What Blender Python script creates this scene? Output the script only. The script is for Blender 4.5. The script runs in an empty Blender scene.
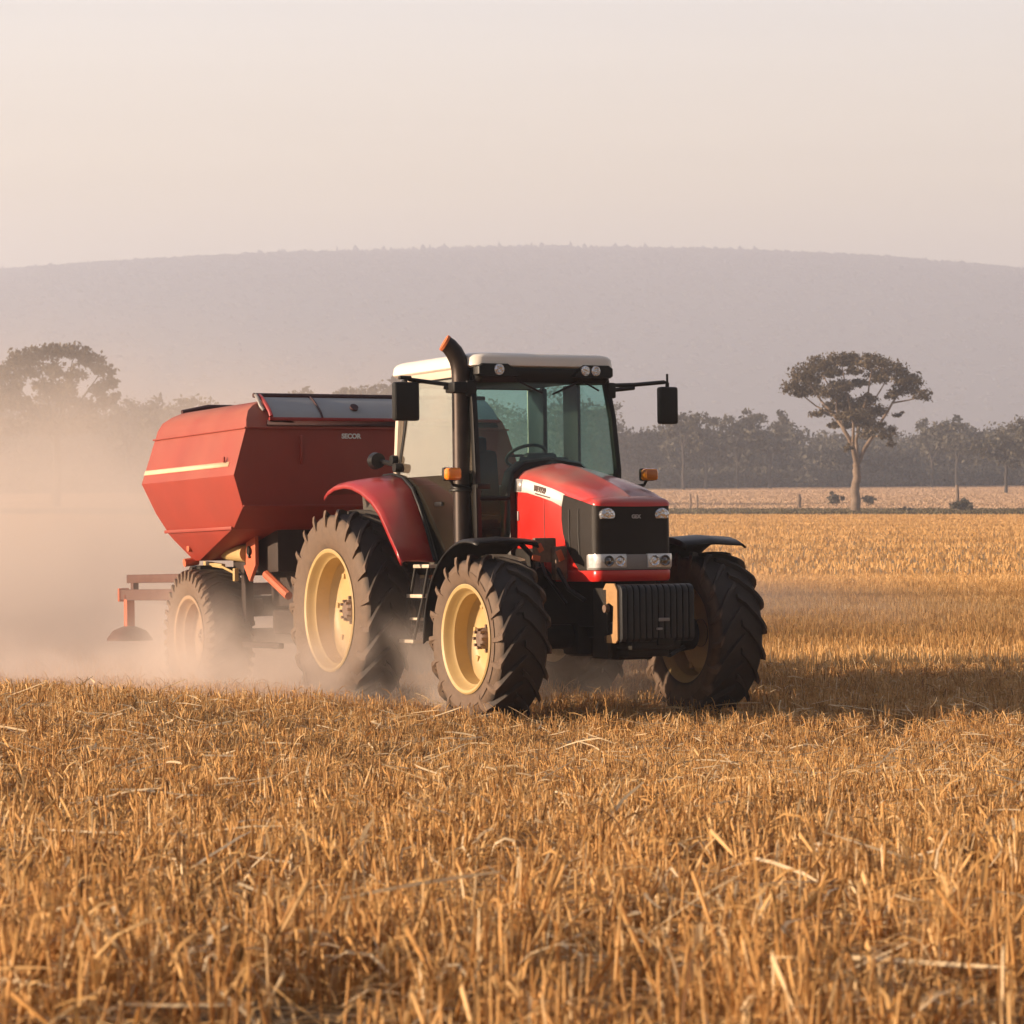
import bpy, bmesh, math, random
import numpy as np
from mathutils import Vector, Matrix, noise as mnoise

C = bpy.context.scene
COL = C.collection
R_ = math.radians
PI = math.pi

# ------------------------------------------------------------------ camera
CAM_Z = 2.1
cd = bpy.data.cameras.new('camera')
cam = bpy.data.objects.new('camera', cd)
COL.objects.link(cam)
cam.location = (0, 0, CAM_Z)
cam.rotation_euler = (R_(90 - 0.565), 0, 0)
cd.sensor_width = 36.0
cd.lens = 2940 * 36 / 1024
cd.clip_start = 0.2
cd.clip_end = 8000
cd.dof.use_dof = True
cd.dof.focus_distance = 26.5
cd.dof.aperture_fstop = 9.5
C.camera = cam

# ------------------------------------------------------------------ sky and sun
SUN_EL = R_(10.5)
SUN_AZ = R_(12.0)            # a touch to the viewer's side of due left
SUN_DIR = Vector((-math.cos(SUN_EL) * math.cos(SUN_AZ), -math.cos(SUN_EL) * math.sin(SUN_AZ), math.sin(SUN_EL)))
w = bpy.data.worlds.new('World')
C.world = w
w.use_nodes = True
nt = w.node_tree
nt.nodes.clear()
wo = nt.nodes.new('ShaderNodeOutputWorld')
bg = nt.nodes.new('ShaderNodeBackground')
sky = nt.nodes.new('ShaderNodeTexSky')
sky.sky_type = 'NISHITA'
sky.sun_disc = False
sky.sun_elevation = SUN_EL
sky.sun_rotation = R_(270 - 12)
sky.altitude = 100
sky.air_density = 1.0
sky.dust_density = 3.0
sky.ozone_density = 1.0
hs = nt.nodes.new('ShaderNodeHueSaturation')
hs.inputs['Saturation'].default_value = 0.30
mixw = nt.nodes.new('ShaderNodeMix'); mixw.data_type = 'RGBA'; mixw.blend_type = 'MIX'
mixw.inputs[0].default_value = 0.80
# high thin veil of lit cirrus and dust: pale cream, a little warmer low down, with faint long streaks
tc = nt.nodes.new('ShaderNodeTexCoord')
sep = nt.nodes.new('ShaderNodeSeparateXYZ')
ramp = nt.nodes.new('ShaderNodeValToRGB')
ramp.color_ramp.elements[0].position = 0.0
ramp.color_ramp.elements[0].color = (7.2, 5.5, 3.4, 1)
ramp.color_ramp.elements[1].position = 0.35
ramp.color_ramp.elements[1].color = (1.7, 2.0, 2.9, 1)
e = ramp.color_ramp.elements.new(0.10); e.color = (8.0, 6.7, 4.4, 1)
e = ramp.color_ramp.elements.new(0.18); e.color = (6.9, 6.95, 6.85, 1)
mp = nt.nodes.new('ShaderNodeMapping'); mp.inputs['Scale'].default_value = (1.6, 1.6, 34)
mp.inputs['Rotation'].default_value = (0, R_(2.5), 0)
nz = nt.nodes.new('ShaderNodeTexNoise'); nz.inputs['Scale'].default_value = 2.2; nz.inputs['Detail'].default_value = 5
mr = nt.nodes.new('ShaderNodeMapRange')
mr.inputs['From Min'].default_value = 0.3; mr.inputs['From Max'].default_value = 0.75
mr.inputs['To Min'].default_value = 0.97; mr.inputs['To Max'].default_value = 1.05
vm = nt.nodes.new('ShaderNodeVectorMath'); vm.operation = 'SCALE'
L = nt.links.new
L(tc.outputs['Generated'], sep.inputs[0]); L(sep.outputs['Z'], ramp.inputs['Fac'])
L(tc.outputs['Generated'], mp.inputs['Vector']); L(mp.outputs[0], nz.inputs['Vector']); L(nz.outputs['Fac'], mr.inputs['Value'])
# the veil is brighter on the sun's side and ahead, duller away from it
dot = nt.nodes.new('ShaderNodeVectorMath'); dot.operation = 'DOT_PRODUCT'; dot.inputs[1].default_value = (-0.30, 0.32, 0.0)
ad = nt.nodes.new('ShaderNodeMath'); ad.operation = 'ADD'; ad.inputs[1].default_value = 0.58
ml = nt.nodes.new('ShaderNodeMath'); ml.operation = 'MULTIPLY'
L(tc.outputs['Generated'], dot.inputs[0]); L(dot.outputs['Value'], ad.inputs[0]); L(ad.outputs[0], ml.inputs[0]); L(mr.outputs[0], ml.inputs[1])
L(ramp.outputs['Color'], vm.inputs[0]); L(ml.outputs[0], vm.inputs['Scale'])
L(sky.outputs[0], hs.inputs['Color']); L(hs.outputs[0], mixw.inputs[6]); L(vm.outputs[0], mixw.inputs[7])
L(mixw.outputs[2], bg.inputs['Color'])
bg.inputs['Strength'].default_value = 0.10
L(bg.outputs[0], wo.inputs['Surface'])

sl = bpy.data.lights.new('sun', 'SUN')
sl.energy = 5.0
sl.angle = R_(0.7)
sl.color = (1.0, 0.75, 0.52)
so = bpy.data.objects.new('sun', sl)
so.rotation_euler = SUN_DIR.to_track_quat('Z', 'Y').to_euler()
so.location = (-40, -4, 20)
COL.objects.link(so)

C.view_settings.view_transform = 'Standard'
C.view_settings.look = 'None'
C.view_settings.gamma = 1.0
C.view_settings.exposure = 0.92
C.render.engine = 'CYCLES'
cy = C.cycles
cy.use_denoising = True
cy.max_bounces = 8; cy.diffuse_bounces = 3; cy.glossy_bounces = 3; cy.transmission_bounces = 4
cy.transparent_max_bounces = 16; cy.volume_bounces = 2
cy.volume_step_rate = 1.0; cy.volume_max_steps = 96
cy.use_adaptive_sampling = True; cy.adaptive_threshold = 0.02
cy.sample_clamp_indirect = 6

# ------------------------------------------------------------------ materials
def nodes_of(name):
    m = bpy.data.materials.new(name); m.use_nodes = True
    n = m.node_tree.nodes; l = m.node_tree.links
    return m, n, l, n['Principled BSDF']

def paint(name, col, rough=0.5, metal=0.0, coat=0.0, var=0.12, scale=3.0, bump=0.0, bscale=40, dust=0.0, dust_light_col=(0.36, 0.24, 0.14), spec=0.5, dscale=5.0, upz=(-0.2, 1.0, 0.35)):
    """painted / rubber / cast surface with mottled colour, optional settled dust or painted sky light, and fine bump"""
    m, n, l, b = nodes_of(name)
    t = n.new('ShaderNodeTexCoord')
    nz = n.new('ShaderNodeTexNoise'); nz.inputs['Scale'].default_value = scale; nz.inputs['Detail'].default_value = 6; nz.inputs['Roughness'].default_value = 0.65
    l.new(t.outputs['Object'], nz.inputs['Vector'])
    r = n.new('ShaderNodeValToRGB')
    r.color_ramp.elements[0].position = 0.3; r.color_ramp.elements[1].position = 0.7
    r.color_ramp.elements[0].color = tuple(c * (1 - var) for c in col) + (1,)
    r.color_ramp.elements[1].color = tuple(min(1, c * (1 + var)) for c in col) + (1,)
    l.new(nz.outputs['Fac'], r.inputs[0])
    out = r.outputs[0]
    if dust > 0:
        geo = n.new('ShaderNodeNewGeometry')
        sx = n.new('ShaderNodeSeparateXYZ'); l.new(geo.outputs['Normal'], sx.inputs[0])
        up = n.new('ShaderNodeMapRange'); up.inputs['From Min'].default_value = upz[0]; up.inputs['From Max'].default_value = upz[1]
        up.inputs['To Min'].default_value = upz[2]; up.inputs['To Max'].default_value = 1.0
        l.new(sx.outputs['Z'], up.inputs['Value'])
        n2 = n.new('ShaderNodeTexNoise'); n2.inputs['Scale'].default_value = dscale; n2.inputs['Detail'].default_value = 8
        l.new(t.outputs['Object'], n2.inputs['Vector'])
        r2 = n.new('ShaderNodeMapRange'); r2.inputs['From Min'].default_value = 0.35; r2.inputs['From Max'].default_value = 0.7
        r2.inputs['To Min'].default_value = 0.25; r2.inputs['To Max'].default_value = 1.0
        l.new(n2.outputs['Fac'], r2.inputs['Value'])
        mu = n.new('ShaderNodeMath'); mu.operation = 'MULTIPLY'; l.new(up.outputs[0], mu.inputs[0]); l.new(r2.outputs[0], mu.inputs[1])
        mu2 = n.new('ShaderNodeMath'); mu2.operation = 'MULTIPLY'; l.new(mu.outputs[0], mu2.inputs[0]); mu2.inputs[1].default_value = dust
        mx = n.new('ShaderNodeMix'); mx.data_type = 'RGBA'
        l.new(mu2.outputs[0], mx.inputs[0]); l.new(out, mx.inputs[6]); mx.inputs[7].default_value = dust_light_col + (1,)
        out = mx.outputs[2]
        ro = n.new('ShaderNodeMapRange'); ro.inputs['To Min'].default_value = rough; ro.inputs['To Max'].default_value = 0.9
        l.new(mu2.outputs[0], ro.inputs['Value']); l.new(ro.outputs[0], b.inputs['Roughness'])
    else:
        b.inputs['Roughness'].default_value = rough
    l.new(out, b.inputs['Base Color'])
    b.inputs['Metallic'].default_value = metal
    b.inputs['Coat Weight'].default_value = coat
    b.inputs['Coat Roughness'].default_value = 0.12
    b.inputs['Specular IOR Level'].default_value = spec
    if bump > 0:
        n3 = n.new('ShaderNodeTexNoise'); n3.inputs['Scale'].default_value = bscale; n3.inputs['Detail'].default_value = 4
        l.new(t.outputs['Object'], n3.inputs['Vector'])
        bp = n.new('ShaderNodeBump'); bp.inputs['Strength'].default_value = bump; bp.inputs['Distance'].default_value = 0.01
        l.new(n3.outputs['Fac'], bp.inputs['Height']); l.new(bp.outputs[0], b.inputs['Normal'])
    return m

M = {}
M['red'] = paint('tractor_red', (0.62, 0.014, 0.012), 0.32, coat=0.5, var=0.06, dust=0.22, dscale=2.2)
M['hood_red'] = paint('hood_red', (0.60, 0.016, 0.012), 0.30, coat=0.6, var=0.06, dust=0.95, dscale=1.4, dust_light_col=(0.30, 0.20, 0.17), upz=(0.2, 0.9, 0.12))  # film on the top is dust plus sky reflection put into the colour
M['red_matt_shaded'] = paint('fender_red', (0.31, 0.009, 0.013), 0.42, coat=0.25, var=0.08, dust=0.16)  # red darkened: the fender's unlit front is painted into the base
M['trailer_red'] = paint('hopper_red', (0.29, 0.030, 0.016), 0.52, var=0.12, scale=1.3, dust=0.46, dscale=1.1, bump=0.05, bscale=9, dust_light_col=(0.52, 0.27, 0.17), upz=(-0.1, 0.75, 0.03))  # upward tint: dust, plus sun and sky light painted onto the upper panels
M['trailer_orange'] = paint('bracket_orange', (0.55, 0.11, 0.04), 0.6, var=0.15, scale=6, dust=0.2)
M['cream_line'] = paint('cream_line', (0.80, 0.56, 0.36), 0.6, var=0.08)
M['black'] = paint('black_plastic', (0.008, 0.0075, 0.0075), 0.42, var=0.3, dust=0.02, spec=0.3)
M['black_dusty'] = paint('black_chassis', (0.009, 0.008, 0.007), 0.6, var=0.3, dust=0.07, spec=0.25)
M['grille'] = paint('grille_mesh', (0.013, 0.009, 0.007), 0.45, var=0.2, bump=0.3, bscale=260, dust=0.02, spec=0.25)
M['iron'] = paint('cast_weight', (0.012, 0.0125, 0.015), 0.38, var=0.25, scale=14, bump=0.15, bscale=60, dust=0.05, spec=0.4, upz=(0.2, 1, 0))
M['tan_iron'] = paint('dusty_end_plate', (0.36, 0.20, 0.08), 0.75, var=0.15, scale=9)
M['exhaust'] = paint('exhaust_steel', (0.035, 0.024, 0.02), 0.42, metal=0.55, var=0.3, scale=5)
M['rust'] = paint('rusty_lip', (0.55, 0.14, 0.04), 0.8, var=0.2)
M['rim_dusty'] = paint('rim_dusty', (0.40, 0.26, 0.15), 0.7, var=0.12, scale=4, dust=0.5, dust_light_col=(0.36, 0.24, 0.15))
M['rim'] = paint('rim_yellow', (0.50, 0.35, 0.145), 0.45, var=0.10, scale=4, dust=0.45, dust_light_col=(0.40, 0.27, 0.15))
M['hub'] = paint('hub_dusty', (0.16, 0.10, 0.07), 0.6, var=0.3, scale=12)
M['roof'] = paint('roof_white', (0.80, 0.74, 0.66), 0.35, coat=0.2, var=0.03, dust=0.10)
M['white'] = paint('decal_white', (0.80, 0.78, 0.74), 0.4, var=0.04)
M['silver'] = paint('decal_silver', (0.42, 0.40, 0.40), 0.4, metal=0.3, var=0.2, scale=14)
M['decal_ink'] = paint('decal_ink', (0.10, 0.06, 0.055), 0.5)
M['alu'] = paint('step_metal', (0.62, 0.52, 0.40), 0.5, metal=0.3, var=0.15, dust=0.2)
M['frame_grey'] = paint('cab_frame', (0.05, 0.05, 0.045), 0.5, var=0.2, dust=0.3)
M['cream_frame'] = paint('cab_post', (0.62, 0.52, 0.42), 0.45, var=0.06, dust=0.15)
M['seat'] = paint('seat_cloth', (0.018, 0.022, 0.03), 0.8, var=0.3)
M['dash'] = paint('dash_plastic', (0.03, 0.035, 0.04), 0.5, var=0.2)
M['tarp'] = paint('tarp_grey', (0.33, 0.345, 0.36), 0.62, var=0.10, scale=1.5, dust=0.15)
M['tarp_dark'] = paint('roll_dark', (0.06, 0.02, 0.02), 0.6, var=0.2)
M['steel_brown'] = paint('frame_brown', (0.10, 0.035, 0.025), 0.65, var=0.2, dust=0.15)
M['trailer_shaded'] = paint('trailer_chassis', (0.028, 0.014, 0.010), 0.7, var=0.3, dust=0.05)  # darker than the frame brown: shade under the hopper put into the colour
M['lead_grey'] = paint('housing_grey', (0.24, 0.22, 0.21), 0.5, var=0.1)

def lens_mat():
    m, n, l, b = nodes_of('lamp_lens')
    t = n.new('ShaderNodeTexCoord')
    v = n.new('ShaderNodeTexVoronoi'); v.inputs['Scale'].default_value = 40
    l.new(t.outputs['Object'], v.inputs['Vector'])
    r = n.new('ShaderNodeValToRGB')
    r.color_ramp.elements[0].color = (0.55, 0.55, 0.58, 1); r.color_ramp.elements[1].color = (0.9, 0.9, 0.92, 1)
    l.new(v.outputs['Color'], r.inputs[0]); l.new(r.outputs[0], b.inputs['Base Color'])
    b.inputs['Metallic'].default_value = 0.75
    b.inputs['Roughness'].default_value = 0.16
    b.inputs['Coat Weight'].default_value = 1.0; b.inputs['Coat Roughness'].default_value = 0.03
    bp = n.new('ShaderNodeBump'); bp.inputs['Strength'].default_value = 0.35; bp.inputs['Distance'].default_value = 0.02
    l.new(v.outputs['Distance'], bp.inputs['Height']); l.new(bp.outputs[0], b.inputs['Normal'])
    return m
M['lens'] = lens_mat()

M['lens_clear'] = paint('lens_clear', (0.80, 0.80, 0.83), 0.14, metal=0.25, coat=1.0, var=0.25, scale=16)
M['lens_dark'] = paint('lens_dark', (0.16, 0.15, 0.15), 0.12, metal=0.8, coat=1.0, var=0.4, scale=20)
def amber_mat():
    m, n, l, b = nodes_of('amber_lens')
    t = n.new('ShaderNodeTexCoord'); wv = n.new('ShaderNodeTexWave'); wv.inputs['Scale'].default_value = 30
    l.new(t.outputs['Object'], wv.inputs['Vector'])
    r = n.new('ShaderNodeValToRGB'); r.color_ramp.elements[0].color = (0.55, 0.14, 0.004, 1); r.color_ramp.elements[1].color = (0.95, 0.32, 0.01, 1)
    l.new(wv.outputs['Fac'], r.inputs[0]); l.new(r.outputs[0], b.inputs['Base Color'])
    b.inputs['Roughness'].default_value = 0.2; b.inputs['Coat Weight'].default_value = 0.8
    b.inputs['Subsurface Weight'].default_value = 0.4; b.inputs['Subsurface Radius'].default_value = (0.05, 0.02, 0.005)
    return m
M['amber'] = amber_mat()

def glass_mat(name, tint, refl=1.0, film=0.0):
    m = bpy.data.materials.new(name); m.use_nodes = True
    n = m.node_tree.nodes; l = m.node_tree.links; n.clear()
    o = n.new('ShaderNodeOutputMaterial')
    tr = n.new('ShaderNodeBsdfTransparent'); tr.inputs['Color'].default_value = tint + (1,)
    gl = n.new('ShaderNodeBsdfGlossy'); gl.inputs['Roughness'].default_value = 0.03; gl.inputs['Color'].default_value = (0.95, 0.95, 0.95, 1)
    df = n.new('ShaderNodeBsdfDiffuse'); df.inputs['Color'].default_value = (0.42, 0.34, 0.26, 1)
    fr = n.new('ShaderNodeFresnel'); fr.inputs['IOR'].default_value = 1.5
    gg = n.new('ShaderNodeNewGeometry'); io = n.new('ShaderNodeMath'); io.operation = 'MULTIPLY_ADD'
    l.new(gg.outputs['Backfacing'], io.inputs[0]); io.inputs[1].default_value = 1 / 1.5 - 1.5; io.inputs[2].default_value = 1.5; l.new(io.outputs[0], fr.inputs['IOR'])
    mu = n.new('ShaderNodeMath'); mu.operation = 'MULTIPLY'; mu.inputs[1].default_value = refl; l.new(fr.outputs[0], mu.inputs[0])
    mu.use_clamp = True
    t = n.new('ShaderNodeTexCoord')
    nz = n.new('ShaderNodeTexNoise'); nz.inputs['Scale'].default_value = 2.6; nz.inputs['Detail'].default_value = 5
    l.new(t.outputs['Object'], nz.inputs['Vector'])
    mrr = n.new('ShaderNodeMapRange'); mrr.inputs['From Min'].default_value = 0.35; mrr.inputs['From Max'].default_value = 0.7
    mrr.inputs['To Min'].default_value = film * 0.5; mrr.inputs['To Max'].default_value = film
    l.new(nz.outputs['Fac'], mrr.inputs['Value'])
    m1 = n.new('ShaderNodeMixShader'); l.new(mrr.outputs[0], m1.inputs[0]); l.new(tr.outputs[0], m1.inputs[1]); l.new(df.outputs[0], m1.inputs[2])
    m2 = n.new('ShaderNodeMixShader'); l.new(mu.outputs[0], m2.inputs[0]); l.new(m1.outputs[0], m2.inputs[1]); l.new(gl.outputs[0], m2.inputs[2])
    l.new(m2.outputs[0], o.inputs[0])
    return m
M['windscreen'] = glass_mat('windscreen_glass', (0.54, 0.86, 0.85), 1.5, 0.05)
M['low_glass'] = glass_mat('lower_door_glass', (0.38, 0.43, 0.34), 1.1, 0.05)
M['far_glass'] = glass_mat('far_side_glass', (0.88, 0.96, 0.93), 1.0, 0.04)
M['side_glass'] = glass_mat('side_glass', (0.86, 0.88, 0.80), 3.6, 0.33)

def tyre_mat(name, w, dust_side=0.85, dust_tread=0.17):
    """black rubber; field dust caked on the sidewalls and thinly in the tread"""
    m, n, l, b = nodes_of(name)
    t = n.new('ShaderNodeTexCoord'); s = n.new('ShaderNodeSeparateXYZ'); l.new(t.outputs['Object'], s.inputs[0])
    ab = n.new('ShaderNodeMath'); ab.operation = 'ABSOLUTE'; l.new(s.outputs['Y'], ab.inputs[0])
    nz = n.new('ShaderNodeTexNoise'); nz.inputs['Scale'].default_value = 7; nz.inputs['Detail'].default_value = 7
    l.new(t.outputs['Object'], nz.inputs['Vector'])
    of = n.new('ShaderNodeMath'); of.operation = 'MULTIPLY_ADD'; of.inputs[1].default_value = 0.12 * w; l.new(nz.outputs['Fac'], of.inputs[0]); l.new(ab.outputs[0], of.inputs[2])
    side = n.new('ShaderNodeMapRange'); side.inputs['From Min'].default_value = 0.475 * w; side.inputs['From Max'].default_value = 0.525 * w
    side.inputs['To Min'].default_value = dust_tread; side.inputs['To Max'].default_value = dust_side
    l.new(of.outputs[0], side.inputs['Value'])
    n2 = n.new('ShaderNodeTexNoise'); n2.inputs['Scale'].default_value = 16; n2.inputs['Detail'].default_value = 6
    l.new(t.outputs['Object'], n2.inputs['Vector'])
    r2 = n.new('ShaderNodeMapRange'); r2.inputs['To Min'].default_value = 0.6; r2.inputs['To Max'].default_value = 1.2; l.new(n2.outputs['Fac'], r2.inputs['Value'])
    mu = n.new('ShaderNodeMath'); mu.operation = 'MULTIPLY'; mu.use_clamp = True; l.new(side.outputs[0], mu.inputs[0]); l.new(r2.outputs[0], mu.inputs[1])
    mx = n.new('ShaderNodeMix'); mx.data_type = 'RGBA'; l.new(mu.outputs[0], mx.inputs[0])
    mx.inputs[6].default_value = (0.011, 0.0105, 0.011, 1); mx.inputs[7].default_value = (0.165, 0.102, 0.062, 1)
    l.new(mx.outputs[2], b.inputs['Base Color'])
    b.inputs['Roughness'].default_value = 0.72
    bp = n.new('ShaderNodeBump'); bp.inputs['Strength'].default_value = 0.25; bp.inputs['Distance'].default_value = 0.01
    l.new(n2.outputs['Fac'], bp.inputs['Height']); l.new(bp.outputs[0], b.inputs['Normal'])
    return m

def straw_mat(name, cols, transl=0.25, pos=None):
    m, n, l, b = nodes_of(name)
    a = n.new('ShaderNodeAttribute'); a.attribute_name = 'tint'; a.attribute_type = 'GEOMETRY'
    r = n.new('ShaderNodeValToRGB'); r.color_ramp.interpolation = 'LINEAR'
    k = len(cols)
    r.color_ramp.elements[0].color = cols[0] + (1,); r.color_ramp.elements[1].color = cols[-1] + (1,)
    for i in range(1, k - 1):
        e = r.color_ramp.elements.new(i / (k - 1)); e.color = cols[i] + (1,)
    l.new(a.outputs['Fac'], r.inputs[0])
    t = n.new('ShaderNodeTexCoord'); nz = n.new('ShaderNodeTexNoise'); nz.inputs['Scale'].default_value = 30; nz.inputs['Detail'].default_value = 3
    l.new(t.outputs['Object'], nz.inputs['Vector'])
    mr = n.new('ShaderNodeMapRange'); mr.inputs['To Min'].default_value = 0.75; mr.inputs['To Max'].default_value = 1.25
    l.new(nz.outputs['Fac'], mr.inputs['Value'])
    vm = n.new('ShaderNodeVectorMath'); vm.operation = 'SCALE'; l.new(r.outputs[0], vm.inputs[0]); l.new(mr.outputs[0], vm.inputs['Scale'])
    l.new(vm.outputs[0], b.inputs['Base Color'])
    b.inputs['Roughness'].default_value = 0.6; b.inputs['Specular IOR Level'].default_value = 0.3
    td = n.new('ShaderNodeBsdfTranslucent'); l.new(vm.outputs[0], td.inputs['Color'])
    mx = n.new('ShaderNodeMixShader'); mx.inputs[0].default_value = transl
    l.new(b.outputs[0], mx.inputs[1]); l.new(td.outputs[0], mx.inputs[2])
    l.new(mx.outputs[0], n['Material Output'].inputs['Surface'])
    return m

# ------------------------------------------------------------------ mesh helpers
class MB:
    """collects shapes and links them as one mesh object"""
    def __init__(s): s.bm = bmesh.new()
    def _add(s, tmp, mat=None):
        if mat is not None: bmesh.ops.transform(tmp, matrix=mat, verts=tmp.verts)
        me = bpy.data.meshes.new('tmp'); tmp.to_mesh(me); tmp.free()
        s.bm.from_mesh(me); bpy.data.meshes.remove(me)
        return s
    def box(s, c, d, bev=0.01, rot=None, seg=2):
        t = bmesh.new(); bmesh.ops.create_cube(t, size=1.0)
        bmesh.ops.scale(t, vec=Vector(d), verts=t.verts)
        if bev > 0: bmesh.ops.bevel(t, geom=t.edges[:], offset=min(bev, 0.45 * min(d)), segments=seg, profile=0.6, affect='EDGES')
        m = Matrix.Translation(Vector(c))
        if rot is not None: m = m @ Matrix.Rotation(rot[1], 4, rot[0])
        return s._add(t, m)
    def cyl(s, a, b, r0, r1=None, seg=20, caps=True):
        r1 = r0 if r1 is None else r1
        a, b = Vector(a), Vector(b); d = b - a
        t = bmesh.new(); bmesh.ops.create_cone(t, cap_ends=caps, segments=seg, radius1=r0, radius2=r1, depth=d.length)
        m = Matrix.Translation((a + b) / 2) @ d.to_track_quat('Z', 'Y').to_matrix().to_4x4()
        return s._add(t, m)
    def tube(s, pts, r, seg=10, caps=True):
        pts = [Vector(p) for p in pts]; rs = r if isinstance(r, (list, tuple)) else [r] * len(pts)
        rings = []; up = None
        for i, p in enumerate(pts):
            d = (pts[min(i + 1, len(pts) - 1)] - pts[max(i - 1, 0)]).normalized()
            if up is None:
                up = Vector((0, 0, 1)) if abs(d.z) < 0.9 else Vector((1, 0, 0))
            x = up.cross(d).normalized(); y = d.cross(x).normalized(); up = y
            rings.append([p + x * rs[i] * math.cos(k * 2 * PI / seg) + y * rs[i] * math.sin(k * 2 * PI / seg) for k in range(seg)])
        return s.loft(rings, caps)
    def loft(s, rings, caps=True, closed=True):
        V = [[s.bm.verts.new(p) for p in r] for r in rings]
        n = len(V[0])
        for a, b in zip(V, V[1:]):
            for k in range(n if closed else n - 1):
                try: s.bm.faces.new((a[k], a[(k + 1) % n], b[(k + 1) % n], b[k]))
                except ValueError: pass
        if caps:
            s.bm.faces.new(list(reversed(V[0]))); s.bm.faces.new(V[-1])
        return s
    def prism(s, poly, lo, hi, axis='y'):
        def P(u, v, t):
            return {'y': (u, t, v), 'x': (t, u, v), 'z': (u, v, t)}[axis]
        return s.loft([[P(u, v, lo) for u, v in poly], [P(u, v, hi) for u, v in poly]])
    def revolve(s, prof, seg=64, close=False):
        """profile of (r, y) about the y axis"""
        rings = [[(r * math.cos(k * 2 * PI / seg), y, r * math.sin(k * 2 * PI / seg)) for r, y in prof] for k in range(seg)]
        V = [[s.bm.verts.new(p) for p in r] for r in rings]
        n = len(prof)
        for i in range(seg):
            a, b = V[i], V[(i + 1) % seg]
            for k in range(n if close else n - 1):
                s.bm.faces.new((a[k], a[(k + 1) % n], b[(k + 1) % n], b[k]))
        return s
    def build_each(s, name, mat, parent=None, **kw):
        """one object for every separate piece"""
        s.bm.verts.index_update(); seen = {}; k = 0
        for v in s.bm.verts:
            if v in seen: continue
            st = [v]; seen[v] = k
            while st:
                q = st.pop()
                for e in q.link_edges:
                    o = e.other_vert(q)
                    if o not in seen: seen[o] = k; st.append(o)
            k += 1
        idx = [seen[v] for v in s.bm.verts]
        out = []
        for i in range(k):
            m = MB(); m.bm.free(); m.bm = s.bm.copy(); m.bm.verts.ensure_lookup_table()
            bmesh.ops.delete(m.bm, geom=[v for v, j in zip(m.bm.verts, idx) if j != i], context='VERTS')
            out.append(m.build(name, mat, parent, **kw))
        s.bm.free()
        return out
    def quads(s, pts): s.bm.faces.new([s.bm.verts.new(p) for p in pts]); return s
    def build(s, name, mat, parent=None, angle=35, solid=0.0, loc=None, bevel=0.0):
        bmesh.ops.remove_doubles(s.bm, verts=s.bm.verts, dist=1e-5)
        bmesh.ops.recalc_face_normals(s.bm, faces=s.bm.faces)
        if bevel > 0:
            ed = [e for e in s.bm.edges if len(e.link_faces) == 2 and e.calc_face_angle(0) > R_(28)]
            bmesh.ops.bevel(s.bm, geom=ed, offset=bevel, segments=2, profile=0.6, affect='EDGES', clamp_overlap=True)
        me = bpy.data.meshes.new(name); s.bm.to_mesh(me); s.bm.free()
        me.polygons.foreach_set('use_smooth', [angle > 2] * len(me.polygons))
        if angle > 2: me.set_sharp_from_angle(angle=R_(angle))
        o = bpy.data.objects.new(name, me); COL.objects.link(o)
        me.materials.append(mat)
        if parent: o.parent = parent
        if loc is not None: o.location = loc
        if solid:
            md = o.modifiers.new('thickness', 'SOLIDIFY'); md.thickness = solid; md.offset = 0
        return o

def thing(name, label, cat, loc, rot=(0, 0, 0), group=None):
    o = bpy.data.objects.new(name, None); COL.objects.link(o)
    o.empty_display_size = 0.3
    o.location = loc; o.rotation_euler = rot
    o['label'] = label; o['category'] = cat
    if group: o['group'] = group
    return o
def tag(o, label=None, cat=None, group=None, kind=None):
    if label: o['label'] = label
    if cat: o['category'] = cat
    if group: o['group'] = group
    if kind: o['kind'] = kind
    return o

def np_mesh(name, verts, faces_list, mat, tint=None, smooth=False):
    """verts (N,3); faces_list: list of int arrays (n,k); tint: list of per-face arrays in the same order"""
    me = bpy.data.meshes.new(name)
    me.vertices.add(len(verts)); me.vertices.foreach_set('co', np.asarray(verts, np.float32).ravel())
    nl = sum(f.size for f in faces_list); nf = sum(len(f) for f in faces_list)
    me.loops.add(nl); me.loops.foreach_set('vertex_index', np.concatenate([f.ravel() for f in faces_list]).astype(np.int32))
    me.polygons.add(nf)
    st = []; o = 0
    for f in faces_list:
        st.append(o + np.arange(len(f)) * f.shape[1]); o += f.size
    me.polygons.foreach_set('loop_start', np.concatenate(st).astype(np.int32))
    me.update(calc_edges=True)
    if smooth: me.polygons.foreach_set('use_smooth', np.ones(nf, bool))
    if tint is not None:
        a = me.attributes.new('tint', 'FLOAT', 'FACE'); a.data.foreach_set('value', np.concatenate(tint).astype(np.float32))
    me.materials.append(mat)
    ob = bpy.data.objects.new(name, me); COL.objects.link(ob)
    return ob

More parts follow.
